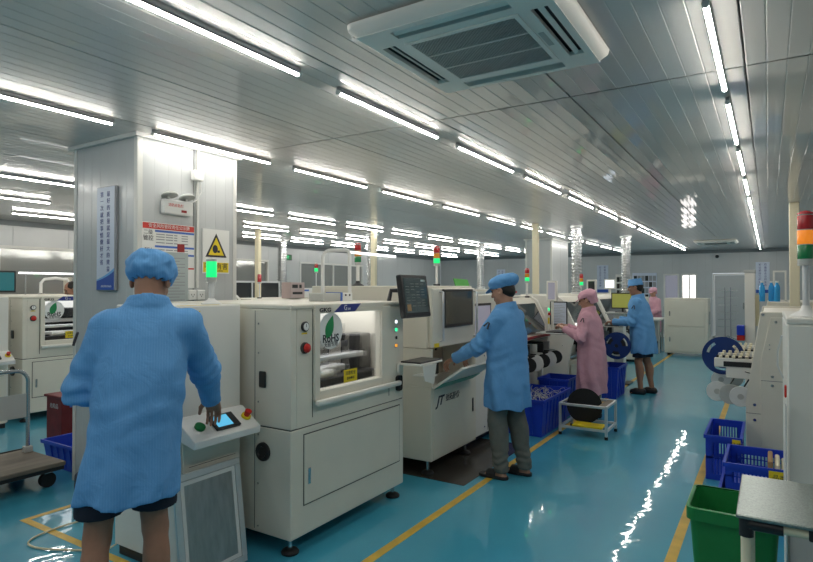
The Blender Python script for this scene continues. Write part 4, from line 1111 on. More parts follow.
r1 = thing('placement_machine', 'beige placement machine with bolted slanting end panel above the blue crates', 'machine', (.5, 7.2, 0))
side = [(1.4, .08), (-.19, .08), (-.19, .55), (-.07, 1.38), (1.4, 1.38)]
for y in (6.25, 8.3): B().prism(side, 'Y', y, y+.05, .008).obj('end_panel', 'machine', r1)
B().prism([(1.38, .1), (.12, .1), (.12, .60), (0.0, .62), (.0, .98), (-.03, 1.0), (-.05, 1.36), (1.38, 1.36)], 'Y', 6.30, 8.30).obj('body', 'machine', r1)
ip = B().prism([(.60, .12), (-.07, .12), (-.07, .93), (.01, 1.33), (.60, 1.33)], 'Y', 6.238, 6.25, .003).obj('inner_panel', 'machine', r1)
for z in (.75, .44): B().box(-.068 if z > .5 else -.188, .60 if z > .5 else -.072, 6.2365 if z > .5 else 6.2485, 6.2385 if z > .5 else 6.2505, z-.002, z+.002).obj('panel_gap', 'seam', r1)
for x, z in ((-.05, 1.355), (.05, 1.29), (.02, .79), (.02, .71), (-.12, .52), (-.12, .38), (.0, 1.08), (.0, 1.04)):
    y = 6.238 if x > -.07 and z < 1.34 else 6.25
    B().cyl((x, y-.004, z), (x, y+.002, z), .013 if z not in (1.08, 1.04) else .006, n=10).obj('screw', 'steel', r1)
for x in (.0, 1.2):
    for y in (6.34, 8.24): B().cyl((x+.15, y, 0), (x+.15, y, .102), .03, n=10).obj('foot', 'dark', r1)
# feeder bank with reels on its front
for k in range(7):
    y = 6.42+k*.26; zf = .86
    f = B().box(-.46, .02, y-.018, y+.018, zf-.03, zf+.06, .006).box(-.36, -.10, y-.014, y+.014, zf-.13, zf-.03, .004).obj('feeder', 'machine_white' if k % 3 == 0 else ('dark' if k % 3 == 1 else 'machine_grey'), r1)
    for j in range(6): B().box(-.42+j*.055, -.39+j*.055, y-.020, y+.020, zf+.06, zf+.085, .004).obj('feeder_tooth', 'pipe_cream', f)
    B().box(-.38, -.12, y-.022, y+.022, zf-.02, zf+.03, .004).obj('feeder_motor', 'dark', f)
for x, y, z, m in ((-.45, 6.62, .56, 'white_reel'), (-.33, 6.56, .55, 'machine_grey'), (-.24, 6.50, .545, 'white_reel'), (-.45, 7.2, .60, 'white_reel'), (-.34, 7.4, .60, 'machine_grey')):
    q = B().lathe([(.014, -.016), (.095, -.016), (.098, -.013), (.095, -.012), (.055, -.011), (.055, .011), (.095, .012), (.098, .013), (.095, .016), (.014, .016)], (x, y, z), 'Y', 28).obj('feeder_reel', m, r1, True)
    B().cyl((x, y-.020, z), (x, y-.014, z), .028, n=14).obj('hub', 'machine_grey', q, True)
    B().tube([(x, y+.0, z), (x+.10, y+.0, z+.05), (x+.18, y, z+.2)], .008, 6).obj('reel_arm', 'dark', q, True)
nb = reel(None, (-.42, 7.02, .88), .20, .035, 'Y', 'navy_plastic', 'navy_plastic', label='large blue reel on the feeder bank')
as_part(nb, r1, 'blue_reel')
B().tube([(-.30, 6.41, .92), (-.10, 6.38, .95), (-.02, 6.36, .85), (-.10, 6.37, .78), (-.2, 6.40, .80)], .004, 6).obj('feeder_cable', 'dark', r1, True)

r2 = thing('placement_machine', 'beige placement machine beyond the blue reel carrying the water bottles', 'machine', (.7, 10.6, 0))
B().prism([(1.6, .1), (-.12, .1), (-.12, .6), (.02, .62), (.02, .95), (-.10, 1.0), (-.02, 1.40), (1.6, 1.40)], 'Y', 9.9, 11.6, .01).obj('body', 'machine', r2)
fc_ = thing('control_column', 'white upright control column in front of the far right-hand machine', 'column', (-.24, 9.8, 0))
B().box(-.30, -.17, 9.70, 9.86, 0, 1.82, .006).obj('column', 'machine_white', fc_)
B().box(-.31, -.16, 9.69, 9.87, 1.82, 1.86, .004).obj('column_cap', 'machine_grey', fc_)
B().box(-.17, -.12, 9.76, 9.85, 1.05, 1.5, .004).obj('cable_cover', 'cream', fc_)
B().box(-.40, -.30, 9.60, 9.80, .92, 1.06, .01).obj('blue_cover', 'blue_plastic', fc_)
B().box(-.40, -.30, 9.62, 9.78, .84, .92, .008).obj('red_cover', 'red', fc_)
for x in (0, 1.4): B().cyl((x, 10.0, 0), (x, 10.0, .105), .03).obj('foot', 'dark', r2); B().cyl((x, 11.5, 0), (x, 11.5, .105), .03).obj('foot', 'dark', r2)
B().box(-.14, -.12, 10.2, 11.4, .64, .92, .004).obj('feeder_bank', 'dark', r2)
tf_ = thing('wire_frame', 'white rectangular frame standing behind the water bottles', 'frame', (.14, 10.4, 1.4005))
B().box(.05, .075, 10.42, 10.45, 1.4005, 1.84).box(.20, .225, 10.42, 10.45, 1.4005, 1.84).box(.05, .225, 10.42, 10.45, 1.84, 1.865).obj('frame', 'machine_white', tf_)
B().box(.03, .245, 10.40, 10.47, 1.4003, 1.41).obj('foot', 'machine_grey', tf_)
for k, (x, y) in enumerate(((-.09, 10.14), (.03, 10.22), (.10, 10.10))):
    bt = thing('water_bottle', 'blue water bottle standing on the far right-hand machine', 'bottle', (x, y, 1.4003), 'blue water bottles on the machine')
    B().lathe([(.036, 0), (.04, .01), (.04, .20), (.03, .24), (.018, .26), (.018, .28)], (x, y, 1.40), n=18).obj('body', 'blue_bottle', bt, True)
    B().cyl((x, y, 1.68), (x, y, 1.705), .02, n=14).obj('cap', 'white', bt, True)
duct(.62, 8.8, 0.9, 'silver corrugated duct behind the large tower light', .10)
dk = thing('duct_base', 'beige extraction box under the duct behind the right-hand machines', 'cabinet', (.62, 8.8, 0))
B().box(.40, .84, 8.55, 9.05, .02, .9, .006).obj('carcass', 'machine', dk); B().box(.44, .8, 8.6, 9.0, 0, .02).obj('plinth', 'dark', dk)

# crates by the right-hand machine
tote(-.46, -.205, 5.46, 6.16, 0, .37, 'tall slotted blue crate against the bolted end panel', slots=True, tagtext=(-.235, .06, .075), name='plastic_crate', cat='crate')
tote(-.30, .16, 4.62, 5.22, 0, .19, 'low blue crate carrying the slotted crate with papers', name='plastic_crate', cat='crate', ribs=True, taper=.012)
tote(-.27, .15, 4.65, 5.19, .193, .375, 'slotted blue crate stacked on a low crate, holding paper rolls', slots=True, tagtext=(.05, .12, .065), name='plastic_crate', cat='crate')
for k in range(3):
    pr = thing('paper_roll', 'cream paper roll lying in the stacked blue crate', 'paper roll', (.0+k*.042, 4.9, .205), 'paper rolls in the crate')
    B().lathe([(.02, -.12), (.02, .12), (.018, .12)], (.0+k*.042, 4.9, .227), 'Y', 16).lathe([(.02, -.12), (.02, .12)], (.0+k*.042, 4.9, .227), 'Y', 16).obj('roll', 'pipe_cream', pr, True) if False else B().box(-.016+k*.042, .016+k*.042, 4.74, 5.06, .2055, .40-.02*k, .012, 2).obj('roll', 'pipe_cream' if k else 'cardboard', pr, True)
# green bin
gb = thing('waste_bin', 'green plastic waste bin with open top beside the steel-topped table', 'bin', (-.09, 3.0, 0))
x0, x1, y0, y1, zt_ = -.29, .03, 2.66, 2.98, .69
b = B(); tp = .045
O = [[b.bm.verts.new((cx_, cy_, z)) for cx_, cy_ in pts_] for z, pts_ in (
    (.004, [(x0+tp+q[0]*(x1-x0-2*tp), y0+tp+q[1]*(y1-y0-2*tp)) for q in rq]) if z == 0 else (zt_, [(x0+q[0]*(x1-x0), y0+q[1]*(y1-y0)) for q in rq]) for z, rq in (
        (0, [((p[0]+.5), (p[1]+.5)) for p in rsq(.5, .10, 5)]), (1, [((p[0]+.5), (p[1]+.5)) for p in rsq(.5, .10, 5)])))]
I_ = [[b.bm.verts.new((( v.co.x-(x0+x1)/2)*.975+(x0+x1)/2, (v.co.y-(y0+y1)/2)*.97+(y0+y1)/2, z)) for v in ring] for ring, z in ((O[0], .02), (O[1], zt_))]
n = len(O[0])
for A, C in ((O[0], O[1]), (O[1], I_[1]), (I_[1], I_[0])):
    for k in range(n): b.bm.faces.new((A[k], A[(k+1) % n], C[(k+1) % n], C[k]))
b.bm.faces.new(O[0]); b.bm.faces.new(I_[0])
b.obj('shell', 'green_plastic', gb, True)
b = B(); R1 = [(x0+(p[0]*1.06+.5)*(x1-x0), y0+(p[1]*1.07+.5)*(y1-y0)) for p in rsq(.5, .11, 5)]; R0 = [(x0+(p[0]*.985+.5)*(x1-x0), y0+(p[1]*.985+.5)*(y1-y0)) for p in rsq(.5, .10, 5)]
rr = [[b.bm.verts.new((*p, z)) for p in R_] for R_, z in ((R0, zt_+.006), (R1, zt_+.004), (R1, zt_-.045), (R0, zt_-.045))]
for a in range(3):
    for k in range(n): b.bm.faces.new((rr[a][k], rr[a][(k+1) % n], rr[a+1][(k+1) % n], rr[a+1][k]))
b.obj('rim', 'green_plastic', gb, True)
# steel-topped pipe table
tb = thing('pipe_table', 'small table with galvanised steel top on cream pipe legs', 'table', (.35, 2.1, 0))
mat('galvanised', (.27, .31, .29), .33, .7); add_noise('galvanised', 220, .22, .04, 260)
B().box(-.085, .85, 1.915, 2.335, .940, .952, .003).obj('steel_top', 'galvanised', tb)
for x in (-.06, .80):
    for y in (1.945, 2.30): B().cyl((x, y, .0), (x, y, .925), .0145, n=16).obj('leg', 'pipe_cream', tb, True)
for y in (1.945, 2.30):
    B().cyl((-.06, y, .922), (.80, y, .922), .0145, n=16).obj('rail', 'pipe_cream', tb, True)
    B().cyl((-.06, y, .20), (.80, y, .20), .0145, n=16).obj('rail', 'pipe_cream', tb, True) if y > 2 else None
for x in (-.06, .80):
    B().cyl((x, 1.945, .922), (x, 2.30, .922), .0145, n=16).obj('rail', 'pipe_cream', tb, True)
    for y in (1.945, 2.30):
        sx = 1 if x < 0 else -1
        B().cyl((x, y, .885), (x, y, .9385), .019, n=14).cyl((x, y, .922), (x+sx*.09, y, .922), .019, n=14).obj('pipe_joint', 'dark', tb, True)
for x in (.10, .5): B().box(x-.012, x+.012, 1.922, 1.946, .908, .9395, .003).obj('clip', 'dark', tb)
for x in (-.06, .80):
    for y in (1.945, 2.30): B().cyl((x, y, 0.0), (x, y, .04), .017, n=12).obj('foot_cap', 'dark', tb)
tote(.22, .62, 2.42, 2.80, 0, .30, 'blue crate on the floor between the table and the white cabinet', name='plastic_crate', cat='crate')

# ------------------------------------------------------------------ left side: trolley, red box, crate
tr = thing('platform_trolley', 'grey platform trolley with wooden deck and steel push handle', 'trolley', (-5.15, 2.05, 0))
B().box(-5.52, -4.84, 1.58, 2.52, .165, .20, .006).obj('deck', 'wood', tr)
B().box(-5.51, -4.85, 1.59, 2.51, .135, .165).obj('deck_frame', 'dark', tr)
hp = [(-5.38, 2.48, .20), (-5.38, 2.48, .80)]
for k in range(1, 7):
    a = PI/2*k/6; hp.append((-5.38, 2.48-.10*(1-math.cos(a)), .80+.10*math.sin(a)))
hq = [(x, 4.10-y, z) for x, y, z in hp]
B().tube(hp + hq[::-1], .016, 10).obj('push_handle', 'steel', tr, True)
B().box(-5.384, -5.378, 1.64, 2.465, .50, .70).obj('handle_sheet', 'machine_grey', tr)
B().tube([(-5.38, 2.44, .235), (-5.38, 1.66, .235)], .006, 6).obj('brace_rod', 'dark', tr, True)
for y in (2.48, 1.62): B().box(-5.41, -5.35, y-.03, y+.03, .20, .25, .004).obj('handle_socket', 'machine_grey', tr)
for x in (-5.44, -4.93):
    for y in (1.68, 2.42):
        w_ = B().cyl((x-.02, y, .06), (x+.02, y, .06), .06, n=18).obj('wheel', 'black_rubber', tr, True)
        B().box(x-.03, x+.03, y-.03, y+.03, .115, .136).obj('wheel_fork', 'steel', w_)
rb = thing('red_box', 'dark red metal box with overhanging lid behind the blue crate', 'box', (-6.3, 3.3, 0))
B().box(-6.46, -6.16, 3.16, 3.42, 0, .46, .004).obj('body', 'red_box', rb)
B().box(-6.48, -6.14, 3.14, 3.44, .46, .485, .004).obj('lid', 'red_box', rb)
B().box(-6.1598, -6.1585, 3.24, 3.34, .36, .40).obj('blue_label', 'ink_blue', rb)
B().text('危险品', (-6.31, 3.1592, .37), .055, 'Y-').obj('lettering', 'paper_grey', rb)
tote(-5.56, -4.98, 2.69, 3.12, 0, .235, 'open blue crate with white parts on the floor beside the pillar foot')
for k, (x, y, a) in enumerate(((-5.22, 2.90, .3), (-5.14, 2.82, -.4), (-5.30, 2.96, .9))):
    q = thing('packet', 'white wrapped packet lying in the blue crate by the pillar', 'packet', (x, y, .05+k*.05), 'packets in the crate')
    B().box(x-.10, x+.10, y-.05, y+.05, (.014, .082, .152)[k], (.08, .15, .22)[k], .015, 2).obj('wrap', 'paper', q, True)
    B().box(x-.02, x+.02, y-.0505, y+.0505, (.014, .082, .152)[k], (.0805, .1505, .2205)[k]).obj('band', 'machine_grey', q)
ws_ = thing('hand_truck_post', 'cream post with white cap standing between red box and pillar', 'post', (-5.35, 3.45, 0))
B().cyl((-5.35, 3.45, .02), (-5.35, 3.45, .40), .022).obj('post', 'pipe_cream', ws_, True); B().cyl((-5.35, 3.45, .40), (-5.35, 3.45, .45), .035).obj('cap', 'white', ws_, True); B().cyl((-5.35, 3.45, 0), (-5.35, 3.45, .02), .08).obj('base', 'dark', ws_, True)

# ------------------------------------------------------------------ second and third machine lines behind
placement_machine((-7.1, 4.98, 0), 1.55, 'beige placement machine of the second line behind the bannered pillar')
t = thing('reflow_oven', 'long pale reflow oven of the second line with dark slots along its cover', 'oven', (-7.6, 8.2, 0))
B().box(-8.4, -7.0, 6.6, 10.6, .12, 1.28, .01).obj('lower_body', 'machine_white', t)
B().prism([(-8.35, 1.28), (-7.05, 1.28), (-7.18, 1.42), (-8.22, 1.42)], 'Y', 6.65, 10.55, .01).obj('cover', 'machine', t)
for k in range(5): B().box(-7.0005, -6.992, 6.75+k*.76, 7.40+k*.76, .25, 1.15, .004).obj('access_door', 'machine', t)
B().box(-7.3, -7.05, 6.68, 7.5, 1.285, 1.36).obj('vent_slot', 'dark', t)
for y in (6.8, 8.6, 10.4):
    for x in (-8.2, -7.2): B().cyl((x, y, 0), (x, y, .125), .03).obj('foot', 'dark', t)
cb_ = thing('control_box', 'pinkish control box with meters standing on the pale oven', 'control box', (-7.2, 7.66, 1.4205))
B().box(-7.30, -7.08, 7.48, 7.84, 1.4205, 1.70, .006).obj('case', 'pink_box', cb_)
B().box(-7.08, -7.078, 7.52, 7.66, 1.60, 1.66).obj('meter', 'dark', cb_); B().box(-7.08, -7.078, 7.70, 7.76, 1.60, 1.66).obj('meter', 'dark', cb_); B().box(-7.08, -7.078, 7.53, 7.78, 1.49, 1.53).obj('meter', 'dark', cb_)
bl_ = thing('blower_box', 'white blower box with blue plate on the pale oven', 'box', (-7.4, 8.1, 1.4205))
B().box(-7.5, -7.3, 7.9, 8.3, 1.4205, 1.60, .006).obj('case', 'white', bl_)
B().box(-7.30, -7.297, 7.95, 8.2, 1.54, 1.57).obj('blue_plate', 'ink_blue', bl_)
tower((-7.6, 8.75, 1.42), .48, 'tower light lit green on the pale oven seen over the printer', 'green', ('red', 'green'), r=.035, ch=.07, base='flare')
tower((-7.5, 7.15, 1.42), .26, 'unlit red tower light on the pale oven next to the pink control box', None, ('red',), r=.035, ch=.12)
duct(-7.35, 10.3, 1.42, 'silver corrugated duct rising from the far end of the pale oven', .12)
t = thing('reflow_oven', 'white oven at the far end of the second line under a duct', 'oven', (-7.4, 14.5, 0))
B().box(-8.2, -6.8, 12.2, 16.6, .10, 1.50, .01).obj('body', 'machine_white', t); B().box(-8.1, -6.9, 12.3, 16.5, 1.5, 1.56, .01).obj('cover', 'machine', t)
B().box(-8.1, -6.9, 12.3, 16.5, 0, .10).obj('plinth', 'dark', t)
for k in range(4): B().box(-6.80, -6.792, 12.35+k*1.05, 13.3+k*1.05, .2, 1.4, .004).obj('access_door', 'machine', t)
duct(-7.2, 15.6, 1.56, 'silver corrugated duct rising from the oven at the far end', .12)
t = thing('machine_cabinet', 'cream cabinet with bent pipe on top in front of the windows', 'cabinet', (-9.8, 4.6, 0))
B().box(-10.3, -9.4, 4.2, 6.6, .05, 1.50, .01).obj('carcass', 'machine', t); B().box(-10.25, -9.45, 4.25, 6.55, 0, .05).obj('plinth', 'dark', t)
tc_ = thing('control_box', 'cream upper unit on the cabinet before the windows', 'control box', (-9.7, 5.5, 1.5005))
B().box(-10, -9.45, 5.25, 5.75, 1.5005, 1.78, .01).obj('case', 'machine', tc_)
B().box(-9.45, -9.447, 5.35, 5.5, 1.6, 1.7).obj('meter', 'dark', tc_)
q_ = thing('bent_pipe', 'white bent pipe loop standing on the cream cabinet', 'pipe', (-9.7, 4.97, 1.5))
B().tube([(-9.7, 4.75, 1.5), (-9.7, 4.75, 1.68), (-9.7, 4.80, 1.74), (-9.7, 4.98, 1.76), (-9.7, 5.16, 1.74), (-9.7, 5.2, 1.66), (-9.7, 5.2, 1.5)], .025).obj('loop', 'white', q_, True)
B().cyl((-9.7, 4.75, 1.5005), (-9.7, 4.75, 1.52), .04).obj('flange', 'steel', q_); B().cyl((-9.7, 5.2, 1.5005), (-9.7, 5.2, 1.52), .04).obj('flange', 'steel', q_)
lt_ = thing('work_lamp', 'slim lit tube on brackets above the cream cabinet', 'lamp', (-9.4, 4.9, 1.5))
B().box(-9.42, -9.395, 4.35, 4.75, 1.05, 1.40).obj('screen', 'smoked', t)
B().cyl((-9.42, 4.3, 1.83), (-9.42, 5.2, 1.83), .014, n=8).obj('light_tube', 'glow_strip', lt_, True)
for y in (4.4, 5.1): B().cyl((-9.43, y, 1.5005), (-9.42, y, 1.83), .012, n=8).obj('bracket', 'steel', lt_)
tower((-9.6, 6.0, 1.5), .30, 'tower light lit green in front of the windows behind the far printer', 'green', ('red', 'green'), r=.035, ch=.07, base='flare')
t = thing('machine_cabinet', 'long pale cabinet with glazed frame in the third line', 'cabinet', (-10, 9.2, 0))
B().box(-10.5, -9.6, 7.4, 11.2, .05, 1.36, .01).obj('carcass', 'machine_white', t); B().box(-10.45, -9.65, 7.45, 11.15, 0, .05).obj('plinth', 'dark', t)
t = thing('glazed_frame', 'low aluminium frame with dark panes standing on the long pale cabinet', 'frame', (-9.64, 8.7, 1.3605))
for y in (7.45, 8.3, 9.15, 10.0): B().box(-9.66, -9.62, y, y+.04, 1.3605, 1.72).obj('frame_post', 'alu', t)
B().box(-9.66, -9.62, 7.45, 10.04, 1.72, 1.76).obj('frame_rail', 'alu', t)
for k in range(3): B().box(-9.644, -9.638, 7.49+k*.85, 8.30+k*.85, 1.3605, 1.72).obj('pane', 'smoked', t)

# ------------------------------------------------------------------ people: smooth bodies grown from signed distances
f32 = np.float32
def surface_nets(fn, lo, hi, h):
    lo = np.array(lo, f32); hi = np.array(hi, f32)
    n = np.maximum(4, np.ceil((hi-lo)/h).astype(int)+1)
    ax = [lo[i]+h*np.arange(n[i], dtype=f32) for i in range(3)]
    G = np.stack(np.meshgrid(*ax, indexing='ij'), -1).reshape(-1, 3)
    D = fn(G).astype(f32).reshape(n)
    for a in range(3):                                   # close the surface at the grid border
        sl = [slice(None)]*3
        for e in (0, -1):
            sl[a] = e; D[tuple(sl)] = np.maximum(D[tuple(sl)], h*.5)
    S = D < 0
    cs = tuple(k-1 for k in n); acc = np.zeros((*cs, 3), f32); cnt = np.zeros(cs, f32)
    idx = [(i, j, k) for i in (0, 1) for j in (0, 1) for k in (0, 1)]
    def sub(A, o): return A[o[0]:o[0]+cs[0], o[1]:o[1]+cs[1], o[2]:o[2]+cs[2]]
    for a in idx:
        for ax_ in range(3):
            if a[ax_]: continue
            b = list(a); b[ax_] = 1
            da, db = sub(D, a), sub(D, b); m = (da < 0) != (db < 0)
            t = np.where(m, da/np.where(m, da-db, 1), 0)
            p = np.zeros((*cs, 3), f32)
            for q in range(3): p[..., q] = a[q]
            p[..., ax_] += t
            acc += p*m[..., None]; cnt += m
    act = cnt > 0; vid = -np.ones(cs, int); vid[act] = np.arange(act.sum())
    ii = np.argwhere(act); V = lo + h*(ii + acc[act]/cnt[act][:, None])
    F = []
    for ax_ in range(3):
        u, v = (ax_+1) % 3, (ax_+2) % 3
        d1 = [slice(1, -1)]*3; d1[ax_] = slice(0, -1)
        d2 = [slice(1, -1)]*3; d2[ax_] = slice(1, None)
        sa, sb = S[tuple(d1)], S[tuple(d2)]; m = sa != sb
        P = np.argwhere(m); 
        if not len(P): continue
        base = P + 1; base[:, ax_] -= 1
        def cell(du, dv):
            c = base.copy(); c[:, u] -= du; c[:, v] -= dv; return vid[c[:, 0], c[:, 1], c[:, 2]]
        q = np.stack([cell(1, 1), cell(0, 1), cell(0, 0), cell(1, 0)], 1)
        fl = ~sa[m]; q[fl] = q[fl][:, ::-1]; F.append(q)
    return V, np.concatenate(F)
def smin(a, b, k):
    hh = np.clip(.5+.5*(b-a)/k, 0, 1); return b+(a-b)*hh - k*hh*(1-hh)
def cap_(p, a, b, ra, rb):
    a, b = np.array(a, f32), np.array(b, f32); d = b-a; t = np.clip(((p-a)@d)/max(1e-9, d@d), 0, 1)
    return np.linalg.norm(p-a-t[:, None]*d, axis=1) - (ra+(rb-ra)*t)
def ell(p, c, r):
    q = (p-np.array(c, f32)); r = np.array(r, f32); k0 = np.linalg.norm(q/r, axis=1); k1 = np.linalg.norm(q/(r*r), axis=1)
    return k0*(k0-1)/np.maximum(k1, 1e-6)
def rbox(p, c, hsz, rr):
    q = np.abs(p-np.array(c, f32)) - (np.array(hsz, f32)-rr)
    return np.linalg.norm(np.maximum(q, 0), axis=1) + np.minimum(q.max(1), 0) - rr
def wob(p, s, ph=0.):
    return (np.sin(p[:, 0]*s*1.1+ph+1.3*np.sin(p[:, 2]*s*.7+ph)) + np.sin(p[:, 1]*s*.9+2.1*ph+1.1*np.sin(p[:, 0]*s*.8)) + np.sin(p[:, 2]*s*1.0-ph+1.4*np.sin(p[:, 1]*s*.9)))/3
def sdf_obj(name, parts, m, parent, label=None):
    """parts: list of (fn, lo, hi, h); all in the person's local frame; one mesh"""
    Vs, Fs, off = [], [], 0
    for fn, lo, hi, h in parts:
        V, F = surface_nets(fn, lo, hi, h); Vs.append(V); Fs.append(F+off); off += len(V)
    V = np.concatenate(Vs); F = np.concatenate(Fs)
    me = bpy.data.meshes.new(name)
    me.vertices.add(len(V)); me.vertices.foreach_set('co', V.astype(f32).ravel())
    me.loops.add(F.size); me.loops.foreach_set('vertex_index', F.astype(np.int32).ravel())
    me.polygons.add(len(F)); me.polygons.foreach_set('loop_start', np.arange(0, F.size, 4, dtype=np.int32))
    me.update(calc_edges=True); me.validate()
    me.polygons.foreach_set('use_smooth', [True]*len(me.polygons)); me.materials.append(MAT[m])
    o = bpy.data.objects.new(name, me); COL.objects.link(o); o.parent = parent; ORG[o.name] = Vector((0, 0, 0))
    if label: o['label'] = label
    return o
def ik(a, b, l1, l2, pole):
    a, b, pole = Vector(a), Vector(b), Vector(pole); d = b-a; L = min(d.length, (l1+l2)*.998); u = d.normalized()
    x = (l1*l1 - l2*l2 + L*L)/(2*L); h = math.sqrt(max(0, l1*l1-x*x)); pp = pole - u*pole.dot(u); pp.normalize()
    return a+u*x+pp*h, a+u*L
def rotm(yaw, pitch, roll=0):
    return np.array((Matrix.Rotation(yaw, 3, 'Z') @ Matrix.Rotation(roll, 3, 'Y') @ Matrix.Rotation(pitch, 3, 'X')), f32)
def person(loc, face_dir, height, label, coat='coat_blue', hem=.62, handR=None, handL=None, poleR=(.6, -.8, -.5), poleL=(-.6, -.8, -.5), headyaw=0., headpitch=0.,
           lean=0.04, lower='trousers', shoes='slipper', cap='soft', sleeve_to=None, feet=None, skin='skin', female=False, res=.0115, curlR=.9, curlL=.9, palmR=None, palmL=None, seedv=0., belly=0., badge=True, collar=True, hipx=0., wide=1., drop=0., headfwd=0., nape=.078, side=0.):
    rz = math.atan2(-face_dir[0], face_dir[1]); k = height/1.74
    t = thing('person', label, 'person', loc, rotz=rz); t.scale = (k, k, k)
    M = Matrix.Translation(loc) @ Matrix.Rotation(rz, 4, 'Z') @ Matrix.Scale(k, 4); Mi = M.inverted()
    L = lambda wpt: np.array(Mi @ Vector(wpt), f32)
    sw = .165 if female else .178                       # shoulder half width
    sh = {s: np.array((s*sw+side, lean-.01, 1.385), f32) for s in (1, -1)}
    hip = {s: np.array((s*.088+hipx, -.01, .91), f32) for s in (1, -1)}
    feet = feet or {1: (.11, .02), -1: (-.11, 0.)}
    ank = {s: np.array((feet[s][0], feet[s][1]-.04, .075), f32) for s in (1, -1)}
    kne = {}
    for s in (1, -1): kne[s] = np.array(ik(hip[s], ank[s], .425, .417, (0, 1, 0))[0], f32)
    hand_w = {1: L(handR) if handR else np.array((.30, .12, .82), f32), -1: L(handL) if handL else np.array((-.30, .12, .82), f32)}
    elb, wri = {}, {}
    for s, pl in ((1, poleR), (-1, poleL)):
        e, w_ = ik(sh[s], hand_w[s], .30, .27, pl); elb[s], wri[s] = np.array(e, f32), np.array(w_, f32)
    # ---- head frame
    hc = np.array((side*1.2, lean+.035+headfwd, 1.615-drop), f32); R = rotm(headyaw, headpitch)
    nb_ = np.array((side, lean-.015, 1.44), f32)
    HL_ = lambda p: (p-hc)@R                              # world(local) -> head coordinates
    def head(p):
        q = HL_(p)
        d = ell(q, (0, -.012, .035), (.077, .096, .088)); d = smin(d, ell(q, (0, .022, -.035), (.061, .070, .080)), .03)
        d = smin(d, ell(q, (0, .066, -.098), (.026, .022, .020)), .03)                      # chin
        d = smin(d, cap_(q, (-.035, .066, -.020), (.035, .066, -.020), .022, .022), .02)     # cheeks
        d = smin(d, cap_(q, (-.038, .082, .030), (.038, .082, .030), .010, .010), .018)      # brow
        for s in (1, -1): d = -smin(-d, ell(q, (s*.031, .099, .010), (.021, .014, .013)), .008)
        d = smin(d, cap_(q, (0, .090, .012), (0, .108, -.030), .007, .011), .010)            # nose
        for s in (1, -1): d = smin(d, ell(q, (s*.012, .097, -.034), (.009, .010, .008)), .006)
        d = smin(d, cap_(q, (-.019, .087, -.060), (.019, .087, -.060), .006, .006), .008)    # lips
        d = smin(d, cap_(q, (-.015, .086, -.071), (.015, .086, -.071), .007, .007), .006)
        for s in (1, -1):
            ear = np.maximum(ell(q, (s*.079, -.008, -.008), (.011, .024, .034)), -ell(q, (s*.090, -.002, -.006), (.010, .013, .020)))
            d = smin(d, ear, .006)
        d = smin(d, cap_(p, hc+R@np.array((0, -.025, -.05), f32), nb_, .052, .058), .025)
        return d
    body_parts = [(head, hc-np.array((.14, .17, .20), f32), hc+np.array((.14, .17, .15), f32), .0042 if res < .013 else .008)]
    # ---- torso, arms, legs as one surface
    def body(p):
        d = cap_(p, (hipx, -.005, .95), (side*.5, lean*.5, 1.18), .115, .115); d = smin(d, cap_(p, (side*.5, lean*.5, 1.18), (side, lean, 1.36), .115, .11), .06)
        d = smin(d, cap_(p, sh[1]-np.array((.03, 0, .02), f32), sh[-1]+np.array((.03, 0, -.02), f32), .042, .042), .03); d = smin(d, cap_(p, nb_, (side, lean, 1.36), .05, .07), .05)
        for s in (1, -1):
            d = smin(d, cap_(p, sh[s]-np.array((s*.02, 0, .01), f32), elb[s], .038, .034), .02); d = smin(d, cap_(p, elb[s], wri[s], .037, .026), .02)
            d = smin(d, cap_(p, hip[s]*.85+np.array((hipx*.15, 0, .91*.15), f32), kne[s], .070, .055), .03)
            cf = (kne[s]*.68+ank[s]*.32) + np.array((0, -.022, 0), f32)
            calf = smin(cap_(p, kne[s], ank[s], .050, .036), ell(p, cf, (.050, .054, .12)), .04); d = smin(d, calf, .02)
            ft = ank[s]; d = smin(d, cap_(p, ft+np.array((0, -.03, -.045), f32), ft+np.array((0, .10, -.055), f32), .032, .024), .025)
            d = smin(d, cap_(p, ft+np.array((-.024, .12, -.055), f32), ft+np.array((.026, .125, -.055), f32), .019, .019), .02)
            for j in range(5): d = smin(d, cap_(p, ft+np.array((s*(-.032+j*.0165), .13, -.058), f32), ft+np.array((s*(-.034+j*.0175), .168-.010*j, -.062), f32), .010, .0085 if j else .011), .006)
        return np.maximum(d, .004-p[:, 2])
    xs = [v[0] for dct in (elb, wri, sh, kne, ank) for v in dct.values()]; ysv = [v[1] for dct in (elb, wri, sh, kne, ank) for v in dct.values()]
    lo = (min(xs)-.14, min(ysv)-.22, -.01); hi = (max(xs)+.14, max(ysv)+.26, 1.5)
    body_parts.append((body, lo, hi, res))
